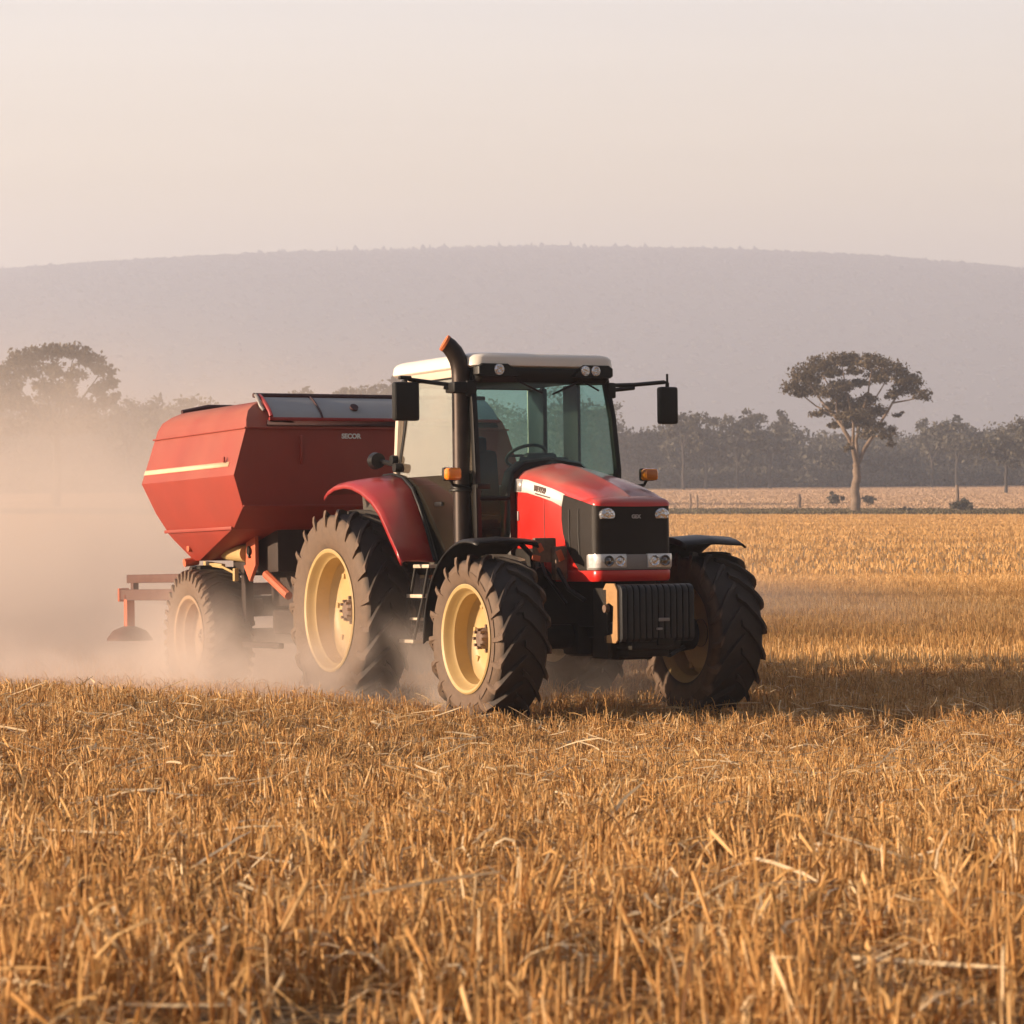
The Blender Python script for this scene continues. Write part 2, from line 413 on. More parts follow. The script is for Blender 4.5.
# ------------------------------------------------------------------ terrain
BY = np.array([-20, 0, 6, 9, 14, 19, 22, 25, 27, 30, 33, 40, 60, 100, 200, 262, 300, 400, 500, 700, 4000.])
BZ = np.array([1.05, 1.05, 0.98, 0.80, 0.45, 0.10, -0.12, -0.16, -0.07, -0.05, -0.06, -0.10, -0.28, -0.48, -0.60, -0.60, -0.35, 0.35, 0.9, 1.4, 1.4])
_yy = np.linspace(-20, 700, 3000)
_bz = np.interp(_yy, BY, BZ)
_k = np.hanning(17); _k /= _k.sum()
_bz = np.convolve(np.pad(_bz, 8, mode='edge'), _k, 'valid')
def ground_z(x, y):
    x = np.asarray(x, float); y = np.asarray(y, float)
    z = np.interp(y, _yy, _bz)
    hx = np.interp(x, [-12, -6, -4, -3.2, -2.4, -1.7, -0.9, 0, 1.5, 5], [0.48, 0.50, 0.46, 0.41, 0.32, 0.25, 0.16, 0.08, 0.03, 0.0])
    hy = np.interp(y, [8, 13, 17, 20, 22.5, 24, 25.5, 27, 29], [0, 0.2, 0.6, 0.9, 1.0, 0.92, 0.62, 0.2, 0.0])
    z = z + hx * hy
    z = z - 0.21 * np.clip((0.3 - x) / 2.3, 0, 1) * np.interp(y, [28.5, 30, 33, 45, 65], [0, 0.35, 1, 1, 0])
    far = np.clip((y - 270) / 230, 0, 1)
    z = z + far * np.clip(x / 87, -1.2, 1.3) * 0.75
    near = np.clip(1 - y / 90, 0, 1)
    z = z + near * (0.018 * np.sin(x * 2.1 + y * 0.7) + 0.015 * np.sin(y * 1.9 - x * 0.8 + 1.3) + 0.010 * np.sin(x * 5.3 - y * 3.1))
    return z
def gz(x, y): return float(ground_z(x, y))

def field_mat():
    m, n, l, b = nodes_of('field_soil')
    t = n.new('ShaderNodeTexCoord')
    nz = n.new('ShaderNodeTexNoise'); nz.inputs['Scale'].default_value = 9; nz.inputs['Detail'].default_value = 9; nz.inputs['Roughness'].default_value = 0.75
    l.new(t.outputs['Object'], nz.inputs['Vector'])
    r = n.new('ShaderNodeValToRGB')
    r.color_ramp.elements[0].position = 0.36; r.color_ramp.elements[0].color = (0.13, 0.075, 0.038, 1)
    r.color_ramp.elements[1].position = 0.62; r.color_ramp.elements[1].color = (0.46, 0.29, 0.13, 1)
    e = r.color_ramp.elements.new(0.5); e.color = (0.27, 0.16, 0.075, 1)
    l.new(nz.outputs['Fac'], r.inputs[0])
    # far off only the straw shows; faint lanes left by the harvester
    s = n.new('ShaderNodeSeparateXYZ'); l.new(t.outputs['Object'], s.inputs[0])
    mr = n.new('ShaderNodeMapRange'); mr.inputs['From Min'].default_value = 30; mr.inputs['From Max'].default_value = 90; mr.inputs['To Max'].default_value = 0.75
    l.new(s.outputs['Y'], mr.inputs['Value'])
    mp = n.new('ShaderNodeMapping'); mp.inputs['Scale'].default_value = (0.012, 0.22, 0.2); l.new(t.outputs['Object'], mp.inputs['Vector'])
    n2 = n.new('ShaderNodeTexNoise'); n2.inputs['Scale'].default_value = 1.0; n2.inputs['Detail'].default_value = 6; l.new(mp.outputs[0], n2.inputs['Vector'])
    r2 = n.new('ShaderNodeValToRGB'); r2.color_ramp.elements[0].position = 0.35; r2.color_ramp.elements[1].position = 0.65
    r2.color_ramp.elements[0].color = (0.42, 0.26, 0.12, 1); r2.color_ramp.elements[1].color = (0.62, 0.42, 0.22, 1)
    l.new(n2.outputs['Fac'], r2.inputs[0])
    mx = n.new('ShaderNodeMix'); mx.data_type = 'RGBA'; l.new(mr.outputs[0], mx.inputs[0]); l.new(r.outputs[0], mx.inputs[6]); l.new(r2.outputs[0], mx.inputs[7])
    l.new(mx.outputs[2], b.inputs['Base Color']); b.inputs['Roughness'].default_value = 0.9; b.inputs['Specular IOR Level'].default_value = 0.1
    n3 = n.new('ShaderNodeTexNoise'); n3.inputs['Scale'].default_value = 28; n3.inputs['Detail'].default_value = 8; l.new(t.outputs['Object'], n3.inputs['Vector'])
    bp = n.new('ShaderNodeBump'); bp.inputs['Strength'].default_value = 0.9; bp.inputs['Distance'].default_value = 0.06
    l.new(n3.outputs['Fac'], bp.inputs['Height']); l.new(bp.outputs[0], b.inputs['Normal'])
    return m

HAZE_X = 800.0
def build_field():
    ys = np.concatenate([np.linspace(-15, 6, 12), np.linspace(6.3, 45, 200), np.linspace(46, 120, 90), np.linspace(123, 720, 130), np.linspace(760, 4390, 50)])
    xs = np.concatenate([-np.geomspace(9, 790, 36)[::-1], np.linspace(-8.8, 8.8, 110), np.geomspace(9, 790, 36)])
    X, Y = np.meshgrid(xs, ys)
    Z = ground_z(X, Y)
    V = np.stack([X, Y, Z], -1).reshape(-1, 3)
    nx, ny = len(xs), len(ys)
    i = (np.arange(ny - 1)[:, None] * nx + np.arange(nx - 1)[None, :]).ravel()
    F = np.stack([i, i + 1, i + nx + 1, i + nx], 1)
    o = np_mesh('field', V, [F], field_mat(), smooth=True)
    tag(o, 'harvested wheat field of straw coloured soil sloping away', 'ground', kind='structure')
build_field()

# the long wooded ridge on the horizon
RID_U = np.array([-400, 0, 200, 300, 400, 470, 550, 700, 850, 1024, 1500.])
RID_V = np.array([296, 270, 257.5, 251, 248, 246, 245.5, 248, 256, 269, 300.])
RID_D = 4000.0
def ridge_top(x):
    u = 512 + 2940 * x / RID_D
    return (483 - np.interp(u, RID_U, RID_V)) / 2940 * RID_D + CAM_Z - 16
def ridge_z(x, y):
    t = np.clip((y - 2200) / (RID_D - 2200), 0, 1.2)
    s = np.where(t < 1, np.sin(t * PI / 2) ** 1.4, np.cos((t - 1) * PI / 2 * 1.0))
    nn = 8 * np.sin(x * 0.007 + y * 0.003) * t * (1 - np.clip(t, 0, 1)) * 3
    return 1.0 + ridge_top(x) * s + nn
def forest_mat(name, a, b_, sc):
    m, n, l, b = nodes_of(name)
    t = n.new('ShaderNodeTexCoord'); nz = n.new('ShaderNodeTexNoise'); nz.inputs['Scale'].default_value = sc; nz.inputs['Detail'].default_value = 8; nz.inputs['Roughness'].default_value = 0.7
    l.new(t.outputs['Object'], nz.inputs['Vector'])
    r = n.new('ShaderNodeValToRGB'); r.color_ramp.elements[0].position = 0.35; r.color_ramp.elements[1].position = 0.65
    r.color_ramp.elements[0].color = a + (1,); r.color_ramp.elements[1].color = b_ + (1,)
    l.new(nz.outputs['Fac'], r.inputs[0]); l.new(r.outputs[0], b.inputs['Base Color']); b.inputs['Roughness'].default_value = 0.9; b.inputs['Specular IOR Level'].default_value = 0.1
    return m
def build_hills():
    xs = np.linspace(-795, 795, 180); ys = np.linspace(2200, 4350, 100)
    X, Y = np.meshgrid(xs, ys)
    Z = ridge_z(X, Y)
    V = np.stack([X, Y, Z], -1).reshape(-1, 3)
    nx, ny = len(xs), len(ys)
    i = (np.arange(ny - 1)[:, None] * nx + np.arange(nx - 1)[None, :]).ravel()
    o = np_mesh('hills', V, [np.stack([i, i + 1, i + nx + 1, i + nx], 1)], forest_mat('hill_ground', (0.05, 0.055, 0.042), (0.07, 0.072, 0.055), 0.006), smooth=True)
    tag(o, 'long flat topped wooded ridge fading into the haze', 'hills', kind='structure')
    # its trees: many rough crowns, one mass
    rng = np.random.default_rng(5)
    N = 20000
    x = rng.uniform(-790, 790, N); y = 2450 + (RID_D + 60 - 2450) * rng.uniform(0, 1, N) ** 0.6
    y[:6000] = RID_D - rng.uniform(-25, 60, 6000)
    z = ridge_z(x, y)
    # a lumpy 14-gon crown of 3 rings
    k = 7
    ang = np.arange(k) * 2 * PI / k
    vs = []; fs = []
    crest = np.arange(N) < 6000
    r = rng.uniform(2.2, 5.2, N); hh = rng.uniform(5, 11.5, N) * np.where(crest, 1.3, 0.55) * np.where(rng.uniform(size=N) < 0.06, 1.35, 1)
    levels = [(0.0, 0.5), (0.45, 1.0), (0.8, 0.75), (1.0, 0.12)]
    V = np.zeros((N, 4 * k, 3))
    for li, (hz, rr) in enumerate(levels):
        jit = rng.uniform(0.65, 1.3, (N, k))
        V[:, li * k:(li + 1) * k, 0] = x[:, None] + np.cos(ang)[None] * (r * rr)[:, None] * jit
        V[:, li * k:(li + 1) * k, 1] = y[:, None] + np.sin(ang)[None] * (r * rr)[:, None] * jit
        V[:, li * k:(li + 1) * k, 2] = (z - 2 + hz * hh)[:, None] + rng.uniform(-0.6, 0.6, (N, k))
    F = []
    for li in range(3):
        for a in range(k):
            F.append([li * k + a, li * k + (a + 1) % k, (li + 1) * k + (a + 1) % k, (li + 1) * k + a])
    F = np.array(F)
    FF = (np.arange(N)[:, None, None] * (4 * k) + F[None]).reshape(-1, 4)
    top = (np.arange(N)[:, None] * (4 * k) + np.arange(3 * k, 4 * k)[None])
    o = np_mesh('ridge_forest', V.reshape(-1, 3), [FF, top], forest_mat('ridge_leaf', (0.035, 0.04, 0.032), (0.058, 0.06, 0.045), 0.006), smooth=False)
    tag(o, 'far forest covering the hazy ridge above the treeline', 'forest', kind='stuff')
build_hills()

# ------------------------------------------------------------------ haze: one even box of air
def volume_mat(name, col, dens, aniso=0.0):
    m = bpy.data.materials.new(name); m.use_nodes = True
    n = m.node_tree.nodes; l = m.node_tree.links; n.clear()
    o = n.new('ShaderNodeOutputMaterial'); v = n.new('ShaderNodeVolumePrincipled')
    v.inputs['Color'].default_value = col + (1,); v.inputs['Density'].default_value = dens; v.inputs['Anisotropy'].default_value = aniso
    l.new(v.outputs[0], o.inputs['Volume'])
    return m
hz = MB().box((0, 2170, 173.5), (2 * HAZE_X, 4480, 353), bev=0).build('haze', volume_mat('air', (0.77, 0.83, 1.0), 0.00050))
tag(hz, 'pale dusty evening air over the whole landscape', 'haze', kind='stuff')

# ------------------------------------------------------------------ tractor
TPITCH = -R_(1.6)
tractor = thing('tractor', 'red farm tractor with white cab roof and black front weights towing the hopper', 'tractor',
                (-0.484, 29.1, -0.08), (0, TPITCH, R_(-63)))

def both(fn):
    for s in (-1, 1): fn(s)

# --- wheels
def tyre_mesh(R, w, rr, nl, lug, th=0.032):
    b = MB()
    c = R - lug
    prof = [(rr - 0.01, 0.40 * w), (rr + 0.03, 0.455 * w), (rr + 0.10, 0.495 * w), ((rr + c) / 2 + 0.03, 0.515 * w), (c - 0.10, 0.505 * w), (c - 0.035, 0.475 * w), (c, 0.41 * w), (c + 0.006, 0.2 * w), (c + 0.008, 0)]
    prof = prof + [(r, -y) for r, y in reversed(prof[:-1])]
    b.revolve(prof, 80)
    step = 2 * PI / nl
    for s in (-1, 1):
        for i in range(nl):
            t0 = (i + (0.5 if s > 0 else 0)) * step
            path = [(0.0, c + lug * 0.8, -0.02), (0.15, R, 0.10), (0.5, R, 0.29), (0.85, R - 0.004, 0.43), (1.0, R - 0.008, 0.485), (1.06, c - 0.01, 0.527), (1.1, c - 0.105, 0.530)]
            rings = []
            for (t, rt, yy) in path:
                a = t0 - t * step * 1.25
                y = s * yy * w
                rb = min(c - 0.02, rt - 0.03) if yy < 0.5 else rt - 0.05
                yb = y if yy < 0.5 else s * 0.48 * w
                wb = th * (1.25 if yy < 0.5 else 1.1); wt = th * (0.8 if yy < 0.52 else 0.7)
                def P(r, off, y_):
                    aa = a + off / R
                    return (r * math.cos(aa), y_, r * math.sin(aa))
                rings.append([P(rb, -wb, yb), P(rt, -wt, y), P(rt, wt, y), P(rb, wb, yb)])
            b.loft(rings)
    return b
def rim_mesh(rr, w, dish):
    b = MB()
    o = -0.40 * w
    prof = [(rr + 0.012, o - 0.02), (rr + 0.025, o - 0.035), (rr + 0.012, o - 0.045), (rr - 0.012, o - 0.035), (rr - 0.03, o - 0.005), (rr - 0.04, o + 0.03),
            (rr - 0.062, o + 0.05), (rr - 0.066, o + dish * 0.72), (rr - 0.085, o + dish * 0.80), (rr - 0.12, o + dish * 0.93), (rr * 0.66, o + dish * 0.99), (rr * 0.42, o + dish * 0.94), (rr * 0.34, o + dish * 0.90), (0.0005, o + dish * 0.90)]
    b.revolve(prof, 72)
    # inner half of the barrel
    b.revolve([(rr - 0.066, o + dish * 0.72), (rr - 0.07, 0.25 * w), (rr - 0.03, 0.37 * w), (rr + 0.02, 0.42 * w)], 72)
    for k in range(8):
        a = k * PI / 4
        b.box(((rr * 0.74) * math.cos(a), o + dish * 0.95, (rr * 0.74) * math.sin(a)), (0.05, 0.03, 0.05), bev=0.008)
    return b
def hub_mesh(r, o, dish, proud):
    b = MB()
    y0 = o + dish * 0.92
    b.revolve([(r * 1.35, y0 + 0.005), (r * 1.35, y0 - 0.025), (r * 1.0, y0 - 0.04), (r * 0.95, y0 - proud * 0.8), (r * 0.75, y0 - proud), (0.0005, y0 - proud)], 28)
    for k in range(8):
        a = k * PI / 4 + 0.2
        c, s = math.cos(a) * r * 1.17, math.sin(a) * r * 1.17
        b.cyl((c, y0 - 0.01, s), (c, y0 - 0.06, s), 0.016, seg=8)
        b.cyl((c * 0.72, y0 - proud * 0.8, s * 0.72), (c * 0.72, y0 - proud - 0.022, s * 0.72), 0.014, seg=8)
    return b

def wheel_set(root, R, w, rr, nl, lug, th, dish, hubr, proud, x, yc, z, spin, tmat, hubmat, rimmat=None):
    first = None
    for s in (-1, 1):
        if first is None:
            wh = rim_mesh(rr, w, dish).build('wheel', rimmat or M['rim'], root)
            ty = tyre_mesh(R, w, rr, nl, lug, th).build('tyre', tmat, wh, angle=40)
            hb = hub_mesh(hubr, -0.40 * w, dish, proud).build('hub', hubmat, wh)
            first = (wh, ty, hb)
        else:
            wh, ty, hb = [o.copy() for o in first]
            for o in (wh, ty, hb): COL.objects.link(o)
            ty.parent = wh; hb.parent = wh
        wh.location = (x, s * yc, z)
        if s < 0: wh.rotation_euler = (0, spin, 0)
        else:
            wh.rotation_euler = (0, 0.31, PI)
            ty.rotation_euler = (0, 0, PI)
RT = tyre_mat('rear_tyre_rubber', 0.50); FT = tyre_mat('front_tyre_rubber', 0.50); TT = tyre_mat('trailer_tyre_rubber', 0.48, 0.95, 0.30)
wheel_set(tractor, 0.98, 0.50, 0.575, 21, 0.055, 0.032, 0.26, 0.105, 0.10, 0.0, 1.20, 0.945, 0.1, RT, M['hub'])
wheel_set(tractor, 0.75, 0.50, 0.465, 18, 0.050, 0.030, 0.24, 0.095, 0.12, 2.80, 1.10, 0.72, 0.22, FT, M['hub'])

# --- hood
def hood():
    b = MB()
    # x, half width, z bottom, z shoulder, z centre line
    secs = [(1.93, 0.385, 1.50, 2.18, 2.305), (2.15, 0.392, 1.44, 2.165, 2.295), (2.5, 0.395, 1.33, 2.125, 2.245), (2.8, 0.393, 1.22, 2.08, 2.17), (3.1, 0.39, 1.215, 2.025, 2.085), (3.3, 0.385, 1.215, 1.97, 2.02), (3.42, 0.378, 1.215, 1.925, 1.965)]
    rings = []
    for x, hw, zb, zs, zt in secs:
        half = [(hw * 0.94, zb), (hw, zb + 0.04), (hw, zs - 0.09), (hw * 0.985, zs - 0.035), (hw * 0.93, zs + 0.012), (hw * 0.80, zs + 0.035 + 0.3 * (zt - zs - 0.05)), (hw * 0.55, zs + 0.72 * (zt - zs)), (hw * 0.3, zs + 0.92 * (zt - zs)), (hw * 0.06, zt), (hw * 0.02, zt + 0.006)]
        ring = [(x, -y, z) for y, z in half] + [(x, y, z) for y, z in reversed(half)]
        rings.append(ring)
    b.loft(rings)
    return b.build('hood', M['hood_red'], tractor, angle=50)
hood_o = hood()

def plan_outline(xb, xf, hw, rad, bow=0.03, n=6):
    """plan outline open at the back: back-right ... round the nose ... back-left"""
    pts = [(xb, -hw)]
    hw = hw * 0.965          # the nose tapers a little toward the front
    for k in range(n + 1):
        a = -PI / 2 + k * (PI / 2) / n
        pts.append((xf - bow - rad + rad * math.cos(a), -hw + rad + rad * math.sin(a)))
    pts.append((xf - bow * 0.3, -hw * 0.45)); pts.append((xf, 0)); 
    return pts + [(x, -y) for x, y in reversed(pts[:-1])]
GRILLE_TOP = (Vector((2.93, 0, 1.992)), Vector((0.195, 0, 1.0)).normalized())   # the red lid meets the grille along this slope
def nose():
    b = MB()
    b.loft([[(x, y, z) for x, y in plan_outline(xb, xf, hw, rad)] for z, xb, xf, hw, rad in [(1.80, 2.95, 3.537, 0.405, 0.075), (1.905, 2.95, 3.537, 0.405, 0.075), (1.93, 2.95, 3.522, 0.398, 0.085), (1.952, 2.95, 3.485, 0.375, 0.10), (1.968, 2.95, 3.42, 0.33, 0.12)]])
    bmesh.ops.bisect_plane(b.bm, geom=b.bm.verts[:] + b.bm.edges[:] + b.bm.faces[:], plane_co=GRILLE_TOP[0], plane_no=GRILLE_TOP[1], clear_inner=True)
    bmesh.ops.holes_fill(b.bm, edges=[e for e in b.bm.edges if e.is_boundary])
    b.build('nose_panel', M['hood_red'], hood_o, angle=50)
    b = MB()
    b.loft([[(x, y, z) for x, y in plan_outline(xb, xf, hw, rad)] for z, xb, xf, hw, rad in [(1.215, 2.75, 3.52, 0.394, 0.08), (1.235, 2.75, 3.535, 0.402, 0.08), (1.30, 2.75, 3.54, 0.403, 0.08), (1.312, 2.75, 3.535, 0.40, 0.08)]])
    b.build('lower_lip', M['red'], hood_o, angle=50)
nose()
def grille():
    b = MB()
    lev = [(1.312, 3.20, 0.398), (1.40, 3.10, 0.402), (1.52, 2.98, 0.404), (1.65, 2.91, 0.404), (1.77, 2.885, 0.404), (1.885, 2.89, 0.404), (1.95, 2.915, 0.404), (2.02, 2.94, 0.404)]
    rings = []
    for z, xb, hw in lev:
        xf = 3.522
        rings.append([(x, y, z) for x, y in plan_outline(xb, xf, hw, 0.075)])
    b.loft(rings)
    bmesh.ops.bisect_plane(b.bm, geom=b.bm.verts[:] + b.bm.edges[:] + b.bm.faces[:], plane_co=GRILLE_TOP[0] - Vector((0, 0, 0.002)), plane_no=GRILLE_TOP[1], clear_outer=True)
    bmesh.ops.holes_fill(b.bm, edges=[e for e in b.bm.edges if e.is_boundary])
    g = b.build('grille', M['grille'], tractor, angle=45)
    # seam ribs on the side grille
    r = MB()
    for x in (3.03, 3.2):
        r.tube([(x + 0.02, -0.406, 1.45), (x, -0.4065, 1.65), (x + 0.005, -0.406, 1.86)], 0.004, 6)
        r.tube([(x + 0.02, 0.406, 1.45), (x, 0.4065, 1.65), (x + 0.005, 0.406, 1.86)], 0.004, 6)
    r.build_each('seam', M['black'], g)
    return g
grille_o = grille()
# headlight band and lamps
hb = MB(); hb.loft([[(x, y, z) for x, y in plan_outline(3.36, xf, hw, 0.075)] for z, xf, hw in ((1.318, 3.538, 0.405), (1.33, 3.543, 0.408), (1.435, 3.538, 0.408), (1.452, 3.53, 0.405))])
hb.build('lamp_band', M['lead_grey'], tractor)
def headlight(s):
    hw = 0.411
    o = [(x, y) for x, y in plan_outline(3.40, 3.553, hw, 0.07, 0.03) if y * s > 0.10]
    o = sorted(o, key=lambda p: p[1] * s)
    y0 = 0.11
    front = [(3.549, s * y0)] + o
    b = MB()
    def ring(z, dx): return [(x + dx, y, z) for x, y in front] + [(x - 0.05, y * 0.93, z) for x, y in reversed(front)]
    b.loft([ring(1.335, -0.006), ring(1.35, 0.0), ring(1.435, 0.0), ring(1.456, -0.006)])
    h = b.build('headlight', M['lens_clear'], tractor)
    for yy in (0.175, 0.285):
        r = MB(); x = 3.553 - yy * 0.03
        r.revolve([(0.050, 0.0), (0.050, 0.006), (0.044, 0.007), (0.030, -0.004), (0.012, 0.002), (0.0005, 0.006)], 24)
        bmesh.ops.transform(r.bm, matrix=Matrix.Translation((x, s * yy, 1.395)) @ Matrix.Rotation(-PI / 2, 4, 'Z'), verts=r.bm.verts)
        r.build('reflector', M['lens_dark'] if yy > 0.2 else M['lens'], h)
both(headlight)
def upper_lamp(s):
    b = MB()
    oc = [(0.075 * math.cos(k * PI / 6) * (0.95 if math.cos(k * PI / 6) > 0 else 1.0), 0.062 * math.sin(k * PI / 6)) for k in range(12)]
    oc = [(y, max(z, -0.034)) for y, z in oc]
    y0 = s * 0.275
    x = 3.518
    b.loft([[(x - 0.03, y0 + y, 1.80 + z) for y, z in oc], [(x + 0.004, y0 + y, 1.80 + z) for y, z in oc], [(x + 0.011, y0 + y * 0.85, 1.80 + z * 0.85) for y, z in oc]])
    b.build('grille_lamp', M['lens'], tractor)
both(upper_lamp)

def text(name, body, size, mat, parent, loc, rot, ext=0.002, align='CENTER', bold=0.0, shear=0.0):
    cu = bpy.data.curves.new(name, 'FONT'); cu.body = body; cu.size = size; cu.extrude = ext; cu.align_x = align; cu.align_y = 'CENTER'; cu.offset = bold; cu.shear = shear
    tmp = bpy.data.objects.new(name, cu); COL.objects.link(tmp)
    dg = bpy.context.evaluated_depsgraph_get()
    me = bpy.data.meshes.new_from_object(tmp.evaluated_get(dg))
    COL.objects.unlink(tmp); bpy.data.objects.remove(tmp)
    o = bpy.data.objects.new(name, me); COL.objects.link(o)
    me.materials.clear(); me.materials.append(mat)
    o.parent = parent; o.location = loc; o.rotation_euler = rot
    return o
text('badge', 'GEX', 0.046, M['silver'], grille_o, (3.527, 0.005, 1.785), (PI / 2, 0, PI / 2), bold=0.002)
# white stripe with lettering along the right side (a thin decal, bent to the hood line)
def stripe(s):
    xs = [1.955, 2.05, 2.2, 2.47, 2.7, 2.93]
    zt = [2.165, 2.16, 2.15, 2.10, 2.055, 2.0]
    zb = [2.045, 2.04, 2.03, 1.985, 1.94, 1.875]
    b = MB(); y = s * 0.3975
    for i in range(len(xs) - 1):
        for k in range(2):
            za0 = zb[i] + (zt[i] - zb[i]) * k / 2; za1 = zb[i] + (zt[i] - zb[i]) * (k + 1) / 2
            zc0 = zb[i + 1] + (zt[i + 1] - zb[i + 1]) * k / 2; zc1 = zb[i + 1] + (zt[i + 1] - zb[i + 1]) * (k + 1) / 2
            def yy(z, zt_): return s * (0.3985 - max(0, z - (zt_ - 0.08)) * 0.09)
            b.quads([(xs[i], yy(za0, zt[i]), za0), (xs[i + 1], yy(zc0, zt[i + 1]), zc0), (xs[i + 1], yy(zc1, zt[i + 1]), zc1), (xs[i], yy(za1, zt[i]), za1)])
    st = b.build('stripe', M['white'], hood_o, solid=0.003)
    e = MB().quads([(1.952, s * 0.4005, 2.05), (2.10, s * 0.4005, 2.043), (2.115, s * 0.396, 2.155), (1.952, s * 0.396, 2.162)])
    e.build('emblem', M['silver'], st, solid=0.003)
    t = text('lettering', 'MF7729', 0.070, M['decal_ink'], st, (2.47, s * 0.4025, 2.050), (PI / 2, R_(9) * -s, 0 if s < 0 else PI), bold=0.004)
    t2 = MB().box((2.52, s * 0.400, 1.996), (0.30, 0.003, 0.012), bev=0, rot=('Y', R_(9))).build('underline', M['decal_ink'], st)
both(stripe)
for s in (-1, 1):
    sm = MB(); sm.tube([(2.56, s * 0.3955, 1.36), (2.545, s * 0.397, 1.7), (2.54, s * 0.396, 1.97)], 0.0035, 6); sm.build('seam', M['black'], hood_o)
MB().box((2.02, -0.3925, 1.82), (0.02, 0.02, 0.09), 0.006).build('hood_latch', M['silver'], hood_o)

# --- engine, chassis and front axle
b = MB()
b.box((2.5, 0, 1.12), (1.8, 0.56, 0.62), 0.03); b.box((2.4, 0, 0.86), (2.0, 0.40, 0.30), 0.03)
b.box((3.30, 0, 0.98), (0.55, 0.50, 0.34), 0.03); b.box((0.7, 0, 0.92), (1.9, 0.55, 0.62), 0.05)
b.box((2.2, -0.34, 1.35), (0.5, 0.14, 0.35), 0.04); b.cyl((2.0, -0.42, 1.25), (2.55, -0.42, 1.25), 0.10); b.box((2.9, 0.30, 1.12), (0.5, 0.12, 0.2), 0.03)
b.box((3.25, 0, 0.66), (0.5, 0.36, 0.28), 0.03)
chassis = b.build('chassis', M['black_dusty'], tractor)
b = MB()
b.cyl((2.8, -0.95, 0.72), (2.8, 0.95, 0.72), 0.11, seg=20); b.box((2.8, 0, 0.70), (0.34, 0.6, 0.32), 0.08)
for s in (-1, 1):
    b.cyl((2.8, s * 0.72, 0.72), (2.8, s * 0.98, 0.72), 0.19, 0.15, 24); b.box((2.8, s * 0.78, 0.86), (0.2, 0.14, 0.22), 0.04)
    b.tube([(2.62, s * 0.1, 0.62), (2.62, s * 0.75, 0.66)], 0.03, 8)
b.build('front_axle', M['black_dusty'], tractor)
b = MB(); b.cyl((0, -1.05, 0.93), (0, 1.05, 0.93), 0.15, seg=24); b.box((0, 0, 0.95), (0.5, 0.7, 0.5), 0.1)
b.build('rear_axle', M['black_dusty'], tractor)
b = MB()
b.loft([[(x, y, z) for x, y in ((1.0, -0.78), (1.85, -0.78), (1.85, -0.35), (1.0, -0.35))] for z in (0.78, 1.30)])
b.box((1.45, -0.79, 1.05), (0.6, 0.03, 0.38), 0.01)
b.build('fuel_tank', M['black_dusty'], tractor, bevel=0.05)
b = MB(); b.loft([[(x, y, z) for x, y in ((1.0, 0.78), (1.85, 0.78), (1.85, 0.35), (1.0, 0.35))] for z in (0.78, 1.30)])
b.build('battery_box', M['black_dusty'], tractor, bevel=0.05)
# small bits seen at the right of the engine bay
b = MB(); b.tube([(2.95, -0.5, 1.50), (3.0, -0.52, 1.35), (3.15, -0.48, 1.15), (3.3, -0.40, 1.05)], 0.022, 8)
b.tube([(2.55, -0.46, 1.5), (2.75, -0.5, 1.28), (3.05, -0.45, 1.02)], 0.016, 8)
b.tube([(3.45, 0.14, 0.60), (3.55, 0.32, 0.55), (3.4, 0.55, 0.62)], 0.018, 8)
b.build_each('hose', M['black'], tractor)
b = MB(); b.box((2.92, -0.60, 1.50), (0.06, 0.22, 0.22), 0.02); b.box((2.98, -0.48, 1.38), (0.10, 0.12, 0.30), 0.02)
b.build('fender_bracket', M['hub'], tractor)
b = MB(); b.box((2.955, -0.66, 1.52), (0.012, 0.055, 0.075), 0.004, ('X', 0.5)); b.box((2.955, -0.70, 1.43), (0.012, 0.08, 0.05), 0.004, ('X', -0.2)); b.box((3.035, -0.5, 1.45), (0.012, 0.06, 0.10), 0.02, ('X', 0.4))
b.build_each('reflector_plate', M['trailer_orange'], tractor)

# --- front weights
b = MB(); b.box((3.66, 0, 0.92), (0.30, 0.62, 0.26), 0.02); b.box((3.72, 0, 0.655), (0.30, 0.5, 0.08), 0.02); b.box((3.62, 0, 0.62), (0.22, 0.42, 0.14), 0.02)
b.cyl((3.60, -0.36, 1.08), (3.60, -0.30, 1.08), 0.05, seg=16); b.box((3.55, -0.36, 0.85), (0.26, 0.05, 0.62), 0.015)
b.build('weight_carrier', M['black_dusty'], tractor)
def weight_poly(x0, x1, z0, z1, r=0.07):
    p = [(x0 + 0.02, z0), (x1 - 0.03, z0), (x1, z0 + 0.03), (x1, z1 - r)]
    for k in range(1, 6):
        a = k * (PI / 2) / 5
        p.append((x1 - r + r * math.cos(a), z1 - r + r * math.sin(a)))
    p += [(x0 + 0.05, z1), (x0, z1 - 0.05), (x0, z1 - 0.16), (x0 + 0.10, z1 - 0.17), (x0 + 0.10, z0 + 0.18), (x0, z0 + 0.16)]
    return p
wm = None
for k in range(12):
    y = -0.338 + k * 0.0615
    if wm is None:
        b = MB(); b.prism(weight_poly(3.80, 4.07, 0.69, 1.19), -0.026, 0.026)
        wo_ = b.build('front_weight', M['iron'], tractor, bevel=0.010); wm = wo_
    else:
        wo_ = wm.copy(); COL.objects.link(wo_)
    wo_.location = (-0.16, y, 0)
b = MB(); b.prism([(3.77, 1.00), (3.77, 1.15), (3.82, 1.20), (3.97, 1.20), (4.02, 1.14), (4.02, 0.71), (3.98, 0.68), (3.78, 0.68), (3.78, 0.74), (3.93, 0.76), (3.95, 1.0), (3.87, 1.03)], -0.385, -0.367)
ep = b.build('end_plate', M['tan_iron'], tractor, bevel=0.004, angle=25, loc=(-0.16, 0, 0))
